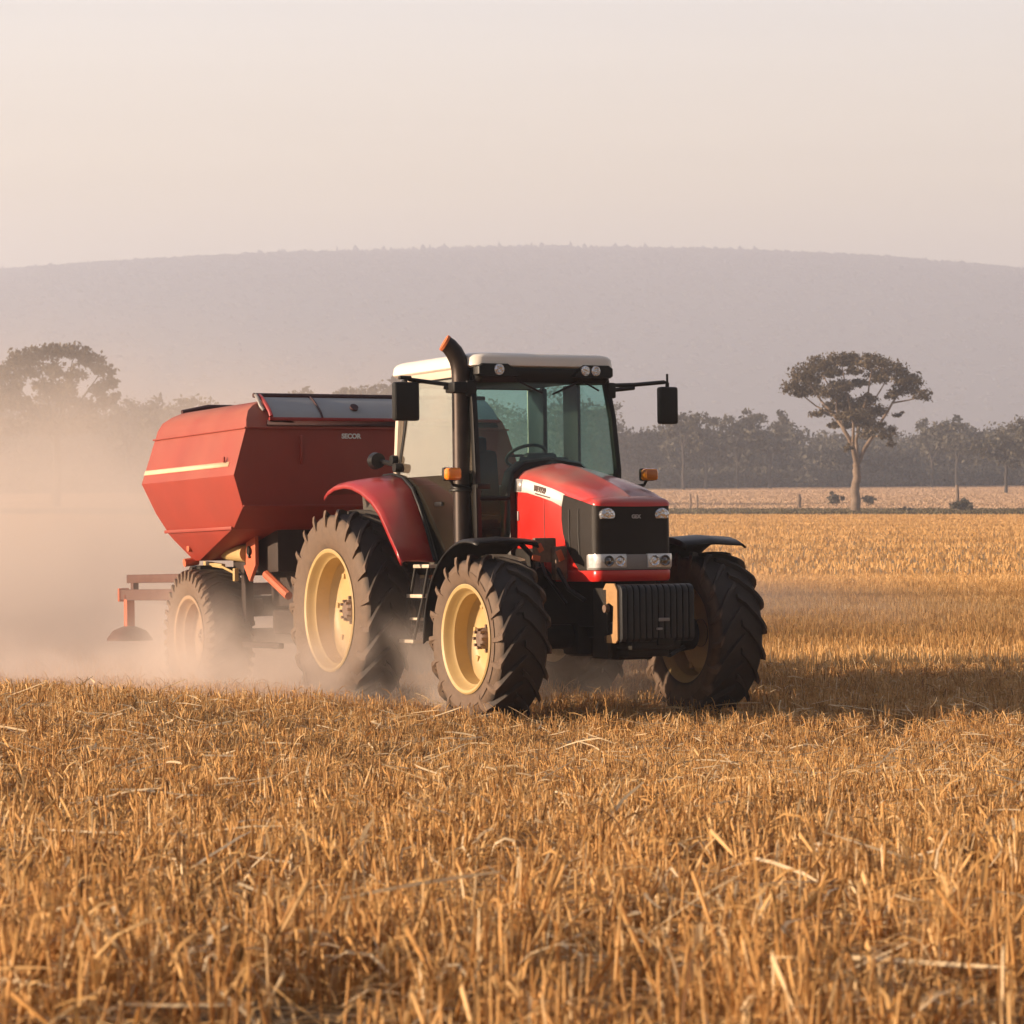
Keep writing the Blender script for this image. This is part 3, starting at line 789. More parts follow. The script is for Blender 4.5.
b = MB(); b.cyl((3.83, -0.37, 0.98), (3.83, -0.41, 0.98), 0.035, seg=12); b.cyl((3.70, -0.38, 1.07), (3.70, -0.34, 1.07), 0.055, seg=16); b.cyl((3.80, -0.37, 0.62), (3.80, -0.34, 0.62), 0.03, seg=10)
b.build_each('bolt', M['hub'], ep)
b = MB(); b.box((3.918, 0.05, 0.88), (0.016, 0.11, 0.03), 0.006); b.box((3.925, 0.0, 0.80), (0.03, 0.05, 0.02), 0.005)
b.build_each('weight_badge', M['lead_grey'], tractor)
b = MB(); b.box((3.84, 0.08, 0.70), (0.12, 0.16, 0.10), 0.02); b.build('tow_pin', M['black'], tractor)

# --- front mudguards: thin arched shells
def arc_shell(s, x, z, r, a0, a1, ylo, yhi, n=14, crown=0.03):
    b = MB(); rings = []
    for k in range(n + 1):
        a = R_(a0 + (a1 - a0) * k / n)
        rr = r
        rings.append([(x + rr * math.cos(a), s * y, z + rr * math.sin(a) - dz) for y, dz in ((ylo, 0.05), (ylo + 0.02, 0.006), ((ylo + yhi) / 2, -crown * 0.4), (yhi - 0.03, 0.004), (yhi, 0.03))])
    b.loft(rings, caps=False, closed=False)
    return b
def front_guard(s):
    if s < 0:
        b = arc_shell(s, 2.80, 0.72, 0.885, 182, 74, 0.72, 1.33)
    else:
        b = arc_shell(s, 2.80, 0.72, 0.885, 182, 66, 0.72, 1.36)
    g = b.build('front_fender', M['black'], tractor, solid=0.018, angle=60)
    st = MB(); st.tube([(2.8, s * 0.62, 1.1), (2.8, s * 0.66, 1.45), (2.8, s * 0.80, 1.585)], 0.025, 8)
    st.tube([(2.35, s * 0.6, 0.95), (2.25, s * 0.7, 1.2), (2.22, s * 0.8, 1.36)], 0.02, 8)
    st.build_each('fender_stay', M['black_dusty'], g)
both(front_guard)

# --- rear fenders: red ruled shells that follow the tyre
F_OUT = [(-0.60, 2.06), (-0.52, 2.105), (-0.35, 2.15), (-0.12, 2.165), (0.06, 2.15), (0.29, 2.095), (0.53, 2.0), (0.71, 1.885), (0.93, 1.665), (1.07, 1.53), (1.19, 1.407)]
F_IN = [(-0.60, 2.10), (-0.50, 2.16), (-0.30, 2.215), (-0.08, 2.24), (0.14, 2.245), (0.37, 2.21), (0.58, 2.10), (0.73, 1.93), (0.90, 1.68), (0.98, 1.54), (1.06, 1.404)]
def rear_fender(s):
    b = MB(); rings = []
    for (xo, zo), (xi, zi) in zip(F_OUT, F_IN):
        yo, yi = 1.20, 0.80
        rings.append([(xo, s * (yo + 0.006), zo - 0.035), (xo, s * yo, zo), (xo * 0.85 + xi * 0.15, s * (yo * 0.9 + yi * 0.1), zo * 0.85 + zi * 0.15 + 0.012), ((xo + xi) / 2, s * (yo + yi) / 2, (zo + zi) / 2 + 0.012), (xi, s * yi, zi)])
    b.loft(rings, caps=False, closed=False)
    f = b.build('rear_fender', M['red_matt_shaded'], tractor, solid=0.022, angle=50)
    # inner wall between fender and cab
    w_ = MB(); poly = [(x, z - 0.01) for x, z in F_IN] + [(0.9, 1.30), (0.55, 1.30), (-0.5, 1.5)]
    w_.prism(poly, s * 0.785, s * 0.80)
    w_.build('fender_wall', M['frame_grey'], f)
    # rubber edge along the top
    e = MB(); e.tube([(x + 0.01, s * 0.80, z + 0.012) for x, z in F_IN[3:]], 0.018, 8)
    e.build('rubber_edge', M['black'], f)
both(rear_fender)

# --- steps
def steps(s):
    b = MB()
    for x0, x1 in ((1.075, 0.86), (1.36, 1.17)):
        b.tube([(x0, s * 1.0, 1.38), (x0 - 0.06, s * 1.03, 1.09), (x1, s * 1.08, 0.66)], 0.016, 8)
    st = b.build('ladder', M['black_dusty'], tractor)
    t = MB()
    for z, f in ((1.365, 0.0), (1.085, 0.42), (0.66, 1.0)):
        xa = 1.075 + (0.86 - 1.075) * f; xb = 1.36 + (1.17 - 1.36) * f; y = 1.0 + 0.08 * f
        t.box(((xa + xb) / 2, s * (y - 0.07), z), (xb - xa + 0.06, 0.18, 0.035), 0.008)
    t.box((1.12, s * 1.02, 0.87), (0.26, 0.03, 0.025), 0.006)
    t.build_each('step', M['alu'], st)
both(steps)

# --- cab
def post(name, pts, wdt, mat, par=None):
    b = MB(); rings = []
    for p in pts:
        x, y, z = p; d = wdt / 2
        rings.append([(x - d, y - d * 0.8, z), (x + d, y - d * 0.8, z), (x + d, y + d * 0.8, z), (x - d, y + d * 0.8, z)])
    b.loft(rings)
    return b.build(name, mat, par or tractor, bevel=0.012)
CW = 0.70
# floor and body below the glass
b = MB()
b.loft([[(0.55, -0.74, 1.28), (1.78, -0.70, 1.28), (1.78, 0.70, 1.28), (0.55, 0.74, 1.28)], [(0.55, -0.74, 1.36), (1.80, -0.70, 1.36), (1.80, 0.70, 1.36), (0.55, 0.74, 1.36)]])
b.box((0.30, 0, 1.72), (0.34, 1.50, 0.85), 0.04)     # rear wall below the window
b.build('cab_floor', M['frame_grey'], tractor)
for s in (-1, 1):
    post('cab_pillar', [(1.80, s * 0.70, 1.34), (1.86, s * 0.735, 1.75), (1.865, s * 0.745, 2.25), (1.80, s * 0.73, 2.75), (1.70, s * 0.705, 3.16)], 0.07, M['black'])
    post('cab_pillar', [(0.24, s * 0.78, 2.22), (0.34, s * 0.75, 2.7), (0.40, s * 0.72, 3.16)], 0.045, M['black'])
    post('cab_pillar', [(0.10, s * 0.74, 2.16), (0.14, s * 0.73, 2.7), (0.17, s * 0.71, 3.16)], 0.07, M['cream_frame'])
# headers
b = MB(); b.box((1.72, 0, 3.115), (0.09, 1.44, 0.10), 0.015); b.box((0.17, 0, 3.14), (0.07, 1.4, 0.08), 0.015)
for s in (-1, 1): b.box((0.95, s * 0.705, 3.15), (1.5, 0.05, 0.06), 0.012)
b.build('cab_header', M['black'], tractor)
# tan strip under the roof edge
MB().box((0.98, -0.735, 3.17), (1.25, 0.02, 0.07), 0.006).build('roof_rail', M['cream_frame'], tractor)
# cowl between cab and hood
b = MB()
pr = [(-0.47, 1.42), (-0.47, 2.06), (-0.42, 2.24), (-0.30, 2.33), (0.0, 2.37), (0.30, 2.33), (0.42, 2.24), (0.47, 2.06), (0.47, 1.42)]
b.loft([[(1.80, y, z) for y, z in pr], [(1.93, y, z) for y, z in pr], [(1.97, y * 0.96, 1.42 + (z - 1.42) * 0.975) for y, z in pr]])
b.build('cowl', M['black'], tractor, angle=50)
# glass
def pane(name, pts, mat, par=None, solid=0.008):
    return MB().quads(pts).build(name, mat, par or tractor, solid=solid, angle=1)
def curved_windscreen():
    b = MB(); rings = []
    for z, xm, hw, bow in ((1.45, 1.84, 0.70, 0.08), (1.75, 1.885, 0.72, 0.10), (2.05, 1.895, 0.73, 0.11), (2.35, 1.88, 0.73, 0.11), (2.7, 1.83, 0.715, 0.10), (3.10, 1.735, 0.69, 0.08)):
        rings.append([(xm + bow * (1 - (k / 5 - 1) ** 2) - 0.02, hw * (k / 5 - 1), z) for k in range(11)])
    b.loft(rings, caps=False, closed=False)
    return b.build('windscreen', M['windscreen'], tractor, angle=60)
curved_windscreen()
b = MB(); b.tube([(1.885, -0.72, 1.985), (1.955, -0.45, 1.985)], 0.02, 8); b.build('lower_rail', M['black'], tractor)
for s in (-1, 1):
    dm = MB(); dm.quads([(0.38, s * 0.725, 3.12), (0.25, s * 0.785, 2.22), (1.845, s * 0.76, 2.22), (1.69, s * 0.712, 3.12)])
    door = dm.build('door', M['side_glass'] if s < 0 else M['far_glass'], tractor, solid=0.006, angle=2)
    dm = MB(); dm.quads([(0.25, s * 0.785, 2.22), (0.50, s * 0.777, 2.14), (0.70, s * 0.765, 1.93), (0.86, s * 0.748, 1.67), (1.0, s * 0.73, 1.38), (1.79, s * 0.712, 1.38), (1.845, s * 0.76, 2.22)])
    dm.build('lower_glass', M['low_glass'], door, solid=0.006, angle=2)
    fr = MB(); fr.tube([(0.26, s * 0.79, 2.24), (0.50, s * 0.78, 2.14), (0.70, s * 0.77, 1.93), (0.86, s * 0.75, 1.67), (1.0, s * 0.73, 1.38)], 0.022, 8)
    fr.build('door_frame', M['frame_grey'], door)
    hd = MB(); hd.box((1.10, s * 0.76, 1.95), (0.16, 0.04, 0.04), 0.012); hd.tube([(1.55, s * 0.70, 1.5), (1.60, s * 0.71, 2.0)], 0.012, 8); hd.build_each('door_handle', M['black'], door)
    pane('quarter_glass', [(0.15, s * 0.735, 2.2), (0.24, s * 0.78, 2.25), (0.38, s * 0.73, 3.12), (0.19, s * 0.715, 3.12)], M['side_glass'] if s < 0 else M['far_glass'])
    kn = MB(); kn.cyl((0.30, s * 0.79, 2.32), (0.30, s * 0.86, 2.32), 0.045, seg=16); kn.cyl((0.19, s * 0.78, 2.40), (0.19, s * 0.84, 2.40), 0.045, seg=16); kn.build_each('hinge', M['black'], tractor)
pane('rear_window', [(0.15, -0.70, 2.15), (0.15, 0.70, 2.15), (0.18, 0.68, 3.12), (0.18, -0.68, 3.12)], M['far_glass'])
# roof
b = MB()
def rr_outline(x0, x1, hw, r, bow, n=5):
    pts = []
    for cx, cy, a0 in ((x1 - r, hw - r, 0), (x0 + r, hw - r, 90), (x0 + r, -hw + r, 180), (x1 - r, -hw + r, 270)):
        for k in range(n + 1):
            a = R_(a0 + 90 * k / n)
            x = cx + r * math.cos(a); y = cy + r * math.sin(a)
            if x > (x0 + x1) / 2: x += bow * (1 - (y / hw) ** 2)
            pts.append((x, y))
    return pts
lev = [(3.205, 0.02, 1.80, 0.735, 0.10), (3.225, 0.0, 1.83, 0.76, 0.10), (3.295, 0.01, 1.83, 0.752, 0.10), (3.325, 0.035, 1.805, 0.738, 0.12), (3.345, 0.07, 1.74, 0.70, 0.15), (3.362, 0.20, 1.50, 0.55, 0.18)]
b.loft([[(x, y, z) for x, y in rr_outline(x0, x1, hw, r, 0.07)] for z, x0, x1, hw, r in lev])
roof = b.build('roof', M['roof'], tractor, angle=50)
# dark visor with lamp pods
b = MB()
b.loft([[(x, y, z) for x, y in rr_outline(1.55, xf, hw, 0.06, 0.07)] for z, xf, hw in ((3.07, 1.80, 0.69), (3.10, 1.83, 0.70), (3.185, 1.84, 0.71), (3.204, 1.835, 0.71))])
for s in (-1, 1):
    p = [(0.28, 3.12), (0.35, 3.205), (0.40, 3.24), (0.67, 3.24), (0.715, 3.21), (0.715, 3.14), (0.69, 3.12)]
    b.loft([[(1.60, s * y, z) for y, z in p], [(1.875 - 0.02, s * y, z) for y, z in p], [(1.872, s * (0.5 + (y - 0.5) * 0.95), 3.19 + (z - 3.19) * 0.93) for y, z in p]])
visor = b.build('visor', M['black'], tractor, angle=40)
for y in (-0.50, 0.41, 0.52, -0.615):
    b = MB(); xf = 1.868
    if y < -0.6:
        b.cyl((xf - 0.05, y, 3.185), (xf + 0.008, y, 3.185), 0.036, 0.036, 18); b.build('work_lamp', M['black'], visor); continue
    b.cyl((xf - 0.04, y, 3.185), (xf + 0.012, y, 3.185), 0.048 if y > 0 else 0.052, seg=20); b.cyl((xf + 0.012, y, 3.185), (xf + 0.022, y, 3.185), 0.044, 0.036, 20)
    b.build('work_lamp', M['lens'], visor)
# wipers and small interior mirrors
b = MB(); b.tube([(1.83, -0.30, 3.09), (1.87, -0.05, 2.97)], 0.010, 6); b.tube([(1.83, 0.38, 3.09), (1.87, 0.06, 2.96)], 0.010, 6); b.tube([(1.83, 0.40, 3.09), (1.86, 0.56, 3.0)], 0.009, 6)
b.build_each('wiper', M['black'], tractor)
# interior
b = MB()
b.box((0.78, -0.10, 1.78), (0.50, 0.50, 0.14), 0.05); b.box((0.52, -0.10, 2.14), (0.14, 0.50, 0.70), 0.06, ('Y', R_(-8))); b.box((0.49, -0.10, 2.52), (0.10, 0.28, 0.20), 0.05)
b.box((0.78, -0.10, 1.56), (0.36, 0.36, 0.34), 0.03); b.box((0.85, 0.22, 1.95), (0.40, 0.10, 0.10), 0.03)
b.build('seat', M['seat'], tractor)
b = MB()
b.loft([[(1.45, -0.18, 1.4), (1.80, -0.18, 1.4), (1.80, 0.18, 1.4), (1.45, 0.18, 1.4)], [(1.50, -0.22, 2.1), (1.80, -0.30, 2.1), (1.80, 0.30, 2.1), (1.50, 0.22, 2.1)], [(1.56, -0.16, 2.30), (1.80, -0.26, 2.38), (1.80, 0.26, 2.38), (1.56, 0.16, 2.30)]])
b.box((1.62, 0.05, 2.36), (0.10, 0.34, 0.12), 0.04)
b.build('dashboard', M['dash'], tractor, bevel=0.02)
b = MB()
ring = [(1.42 + 0.19 * math.cos(a) * 0.85, 0.0 + 0.19 * math.sin(a), 2.40 + 0.19 * math.cos(a) * 0.5) for a in [k * 2 * PI / 24 for k in range(25)]]
b.tube(ring, 0.016, 8); b.tube([(1.42, 0, 2.39), (1.56, 0, 2.2)], 0.03, 8); b.tube([(1.42, -0.18, 2.40), (1.42, 0.18, 2.40)], 0.014, 6)
b.build('steering_wheel', M['dash'], tractor)
MB().box((0.33, 0.70, 2.55), (0.34, 0.05, 1.1), 0.02).build('door_post', M['dash'], tractor)
MB().box((1.05, 0.70, 2.55), (0.30, 0.04, 1.1), 0.015).build('door_post', M['dash'], tractor)
MB().box((0.98, 0, 3.13), (1.45, 1.32, 0.05), 0.01).build('headliner', M['dash'], tractor)

# --- exhaust
b = MB()
ex, ey = 1.66, -0.79
b.tube([(ex, ey, 1.55), (ex, ey, 1.60), (ex, ey, 2.0), (ex, ey, 2.6), (ex, ey, 3.12), (ex, ey - 0.005, 3.20), (ex - 0.005, ey - 0.025, 3.28), (ex - 0.015, ey - 0.06, 3.35), (ex - 0.025, ey - 0.105, 3.405), (ex - 0.035, ey - 0.145, 3.435)], [0.088] * 5 + [0.087, 0.086, 0.084, 0.080, 0.078], 24)
exh = b.build('exhaust', M['exhaust'], tractor, angle=60)
p1 = Vector((ex - 0.035, ey - 0.145, 3.435)); dd = Vector((-0.22, -0.80, 0.50)).normalized()
b = MB(); b.cyl(p1 - dd * 0.012, p1 + dd * 0.012, 0.082, 0.080, 24); b.build('exhaust_lip', M['rust'], exh)
b = MB(); b.box((ex + 0.02, ey - 0.01, 3.02), (0.20, 0.24, 0.10), 0.02); b.cyl((ex, ey, 2.085), (ex, ey, 2.12), 0.11, seg=24); b.cyl((ex, ey, 2.06), (ex, ey, 2.075), 0.125, seg=24)
b.box((ex + 0.1, ey + 0.10, 2.10), (0.3, 0.14, 0.05), 0.01); b.build_each('clamp', M['black'], exh)

# --- side indicator lamps
def indicator(s):
    if s < 0: c = (1.80, -0.955, 2.215)
    else: c = (1.70, 1.19, 2.215)
    b = MB(); b.box(c, (0.10, 0.15, 0.115), 0.035, seg=3)
    l_ = b.build('indicator', M['amber'], tractor)
    k = MB(); k.box((c[0] - 0.055, c[1], c[2]), (0.05, 0.16, 0.125), 0.03)
    k.tube([(c[0] - 0.06, c[1], c[2] - 0.05), (c[0] - 0.06, c[1] - s * 0.03, c[2] - 0.10), (1.80, s * 0.66, c[2] - 0.16)], 0.016, 8)
    k.build('lamp_housing', M['black'], l_)
both(indicator)

# --- mirrors
def mirror(s):
    if s < 0:
        c = (1.5, -1.285, 2.895); arm = [(1.74, -0.72, 3.02), (1.62, -0.95, 3.055), (1.5, -1.25, 3.10), (1.5, -1.285, 3.10), (1.5, -1.285, 2.98)]; w_, h_ = 0.255, 0.36
    else:
        c = (1.6, 1.455, 2.885); arm = [(1.74, 0.72, 3.06), (1.66, 1.05, 3.075), (1.6, 1.42, 3.11), (1.6, 1.455, 3.10), (1.6, 1.455, 2.98)]; w_, h_ = 0.20, 0.36
    b = MB(); b.box(c, (0.09, w_, h_), 0.03, seg=3)
    m_ = b.build('wing_mirror', M['black'], tractor)
    g = MB().box((c[0] - 0.047, c[1], c[2]), (0.006, w_ * 0.86, h_ * 0.88), 0.0); g.build('mirror_glass', M['silver'], m_)
    a = MB(); a.tube(arm, 0.020, 8)
    a.tube([(arm[0][0], arm[0][1], arm[0][2] - 0.05), (arm[1][0], arm[1][1], arm[1][2] - 0.03)], 0.02, 8)
    a.box((1.745, s * 0.745, 3.01), (0.08, 0.09, 0.15), 0.02)
    if s > 0: a.cyl((1.6, 1.455, 3.10), (1.6, 1.455, 3.19), 0.012, seg=8)
    else: a.box((1.5, -1.29, 3.115), (0.05, 0.12, 0.035), 0.01)
    a.build('mirror_arm', M['black'], m_)
both(mirror)
# --- rear work lamp on the right of the cab
b = MB(); b.cyl((-0.10, -0.88, 2.40), (-0.02, -0.88, 2.40), 0.085, 0.075, 20); b.tube([(-0.05, -0.86, 2.40), (0.10, -0.76, 2.36)], 0.025, 8)
rl = b.build('rear_lamp', M['black'], tractor)
MB().cyl((-0.115, -0.88, 2.40), (-0.10, -0.88, 2.40), 0.07, seg=20).build('lens', M['lens'], rl)
# rear hitch
b = MB(); b.box((-0.75, 0, 0.62), (1.1, 0.14, 0.08), 0.02)
for s in (-1, 1): b.tube([(-0.2, s * 0.35, 0.75), (-0.95, s * 0.42, 0.62)], 0.04, 8); b.tube([(-0.25, s * 0.35, 1.35), (-0.75, s * 0.41, 1.1), (-0.8, s * 0.41, 0.66)], 0.03, 8)
b.build('hitch', M['black_dusty'], tractor)

# ------------------------------------------------------------------ trailer
trailer = thing('hopper_trailer', 'red hopper trailer with grey tarp cover rolling behind the tractor in dust', 'trailer',
                (-2.300, 32.664, -0.27), (0, -R_(2.0), R_(-63)))
def rect(z, w, xr, xf): return [(xr, -w, z), (xf, -w, z), (xf, w, z), (xr, w, z)]
b = MB()
b.loft([rect(2.872, 1.50, -0.61, 2.09), rect(2.38, 1.655, -0.638, 2.122), rect(2.05, 1.55, -0.48, 2.10), rect(1.86, 1.47, -0.36, 1.66), rect(1.835, 1.47, -0.34, 1.60), rect(1.75, 1.42, -0.27, 1.2), rect(1.52, 1.25, -0.10, 0.06)])
hop = b.build('hopper', M['trailer_red'], trailer, angle=8, bevel=0.005)
# cream pinstripe on the sides and end
def side_y(z): return 1.50 + (1.655 - 1.50) * (2.872 - z) / 0.492
for s in (-1, 1):
    MB().quads([(-0.625, s * (side_y(2.475) + 0.004), 2.475), (1.90, s * (side_y(2.475) + 0.004), 2.475), (1.90, s * (side_y(2.525) + 0.004), 2.525), (-0.62, s * (side_y(2.525) + 0.004), 2.525)]).build('pinstripe', M['cream_line'], hop, solid=0.004)
# ribs and seams
b = MB()
b.box((2.118, 0, 2.062), (0.02, 3.1, 0.02), 0.004); b.box((2.125, -0.90, 2.64), (0.035, 0.03, 0.30), 0.008); b.box((2.125, 0.9, 2.64), (0.035, 0.03, 0.30), 0.008)
for s in (-1, 1):
    b.box((1.80, s * 1.633, 2.55), (0.035, 0.02, 0.06), 0.006)
    b.box((0.62, s * 1.478, 1.845), (2.0, 0.03, 0.035), 0.006)
    b.box((0.74, s * 1.505, 2.868), (2.74, 0.035, 0.018), 0.005)
b.box((2.10, 0, 2.868), (0.04, 3.0, 0.018), 0.005)
b.build_each('rib', M['trailer_red'], hop)
text('lettering', 'SECOR', 0.070, M['white'], hop, (2.112, -0.33, 2.785), (PI / 2, R_(0), PI / 2), bold=0.003)
# raised lid
b = MB()
b.loft([rect(2.876, 1.495, -0.605, 2.085), rect(2.96, 1.475, -0.595, 2.04), rect(3.05, 1.42, -0.58, 1.95), rect(3.115, 1.32, -0.56, 1.83), rect(3.165, 1.20, -0.53, 1.72), rect(3.182, 1.05, -0.45, 1.58), rect(3.19, 0.8, -0.35, 1.4)])
lid = b.build('lid', M['trailer_red'], trailer, angle=28)
# dark slot and grey cover panel on the lid's front slope
b = MB(); b.quads([(2.095, -1.27, 2.895), (2.095, 1.40, 2.895), (2.06, 1.38, 2.955), (2.06, -1.25, 2.955)]); b.build('slot', M['tarp_dark'], lid, solid=0.012)
def slope(y, t, o=0.03):  # along the front slope of the lid, t 0..1 up
    pts = [(2.065, 2.94), (2.02, 3.0), (1.93, 3.07), (1.83, 3.135), (1.74, 3.175)]
    f = t * 4; i = min(3, int(f)); u = f - i
    x = pts[i][0] + (pts[i + 1][0] - pts[i][0]) * u; z = pts[i][1] + (pts[i + 1][1] - pts[i][1]) * u
    return (x + o, y, z + o)
b = MB(); b.loft([[slope(y, k / 8) for k in range(9)] for y in (-1.20, -0.655)], caps=False, closed=False)
b.loft([[slope(y, k / 8) for k in range(9)] for y in (-0.640, 1.40)], caps=False, closed=False)
cov = b.build_each('tarp_cover', M['tarp'], lid, angle=50)[0]
b = MB(); b.tube([slope(-0.647, k / 8, 0.036) for k in range(9)], 0.012, 6); p = slope(-0.245, 0.42, 0.036); q = slope(-0.245, 0.42, 0.055)
b.build('seam', M['tarp_dark'], cov); MB().cyl(p, q, 0.045, seg=16).build('plug', M['tarp_dark'], cov)
b = MB(); b.tube([(1.73, -1.27, 3.225), (1.73, 1.42, 3.225)], 0.026, 10); b.build('roll_tube', M['tarp_dark'], lid)
b = MB(); b.tube([slope(-1.225, k / 8, 0.045) for k in range(9)], 0.022, 8); b.box((2.085, 0.09, 2.962), (0.04, 2.66, 0.035), 0.01); b.build('cover_trim', M['red_matt_shaded'], lid)
b = MB(); b.tube([(1.78, -1.26, 3.225), (1.86, -1.27, 3.185), (1.95, -1.275, 3.10), (1.97, -1.25, 3.06)], 0.02, 8); b.build('crank', M['lead_grey'], lid)
b = MB(); b.tube([(-0.50, -1.22, 3.17), (-0.52, -0.9, 3.235), (-0.52, 0.9, 3.235)], 0.03, 8); b.build('lid_hinge', M['tarp_dark'], lid)
# chassis
b = MB()
for s in (-1, 1):
    b.box((0.55, s * 0.50, 1.02), (3.9, 0.10, 0.22), 0.015)
    b.box((0.7, s * 0.95, 1.22), (0.12, 0.10, 0.75), 0.015); b.box((-0.1, s * 0.85, 1.40), (0.10, 0.9, 0.10), 0.015)
b.box((1.15, 0, 1.25), (1.1, 1.3, 0.50), 0.06); b.box((0, 0, 1.0), (0.3, 1.6, 0.2), 0.03)
b.cyl((0, -1.1, 0.68), (0, 1.1, 0.68), 0.09); b.box((1.3, 0, 0.85), (0.8, 1.5, 0.26), 0.03)
b.box((1.15, -1.0, 0.61), (1.2, 0.06, 0.06), 0.01); b.box((0.9, 0, 1.62), (1.3, 1.9, 0.5), 0.06)
for s in (-1, 1): b.tube([(2.3, s * 0.48, 1.0), (3.15, 0, 0.72)], 0.05, 8)
b.box((3.25, 0, 0.70), (0.3, 0.16, 0.10), 0.02)
b.build('chassis', M['trailer_shaded'], trailer)
# lit brackets on the right
def arrow(s):
    b = MB(); b.prism([(1.255, 1.765), (1.255, 1.46), (1.08, 1.285), (0.92, 1.455), (0.98, 1.46), (1.0, 1.70)], s * 1.08, s * 1.04)
    a = b.build('bracket_plate', M['trailer_orange'], trailer, bevel=0.004)
    c = MB(); c.cyl((1.12, s * 1.07, 1.61), (1.12, s * 1.11, 1.61), 0.04, seg=12); c.tube([(1.12, s * 1.095, 1.66), (1.09, s * 1.095, 1.58), (1.13, s * 1.095, 1.54)], 0.015, 6); c.build('latch', M['black'], a)
    d = MB(); d.tube([(0.95, s * 1.04, 1.585), (0.55, s * 1.04, 1.60), (0.30, s * 1.03, 1.595), (0.18, s * 1.02, 1.58)], [0.095, 0.09, 0.07, 0.03], 14); d.build('air_pipe', M['rim'], trailer)
    e = MB(); e.tube([(1.36, s * 1.0, 1.36), (1.92, s * 0.98, 1.13)], 0.045, 8); e.build('brace', M['trailer_orange'], trailer)
    f = MB(); f.box((0.06, s * 1.08, 1.475), (0.55, 0.05, 0.05), 0.01, ('Y', R_(4))); f.box((0.74, s * 1.10, 1.36), (0.06, 0.05, 0.14), 0.01); f.tube([(0.3, s * 1.1, 1.46), (0.75, s * 1.1, 1.37)], 0.014, 6); f.build('link_rod', M['rim'], trailer)
    g = MB(); g.box((-0.12, s * 1.12, 1.41), (0.34, 0.25, 0.12), 0.03); g.build('valve_block', M['black_dusty'], trailer)
    h_ = MB(); h_.cyl((-0.12, s * 1.2, 1.52), (-0.12, s * 1.36, 1.50), 0.045, seg=12); h_.cyl((0.02, s * 1.30, 1.66), (0.02, s * 1.37, 1.66), 0.04, seg=12); h_.build_each('outlet_pin', M['trailer_orange'], trailer)
both(arrow)
# rear stand: two rails, a leg and its foot
b = MB(); b.box((-2.1, -0.90, 1.335), (2.2, 0.08, 0.10), 0.012); b.box((-2.2, -0.90, 1.145), (2.4, 0.10, 0.13), 0.012); b.box((-3.02, -0.90, 1.24), (0.10, 0.07, 0.10), 0.01)
b.box((-1.0, -0.9, 1.24), (0.10, 0.12, 0.36), 0.012); b.box((-1.0, 0, 1.20), (0.12, 1.9, 0.14), 0.012); b.box((-0.6, -0.5, 1.12), (0.9, 0.1, 0.14), 0.012)
rs = b.build('rear_rail', M['steel_brown'], trailer)
MB().box((-3.42, -0.90, 1.145), (0.06, 0.13, 0.16), 0.012).build('end_cap', M['trailer_orange'], rs)
b = MB(); b.box((-3.22, -0.90, 0.93), (0.12, 0.10, 0.46), 0.012); b.build('stand_leg', M['trailer_orange'], rs)
b = MB(); b.loft([[(-3.22 + 0.36 * math.cos(k * PI / 4 + PI / 4) * f, -0.90 + 0.28 * math.sin(k * PI / 4 + PI / 4) * f, z) for k in range(8)] for z, f in ((0.60, 1.0), (0.63, 0.98), (0.72, 0.72), (0.77, 0.25))])
b.build('stand_foot', M['steel_brown'], rs, angle=50)
wheel_set(trailer, 0.73, 0.50, 0.42, 38, 0.012, 0.030, 0.20, 0.07, 0.06, 0.0, 1.13, 0.70, 0.0, TT, M['hub'], M['rim_dusty'])

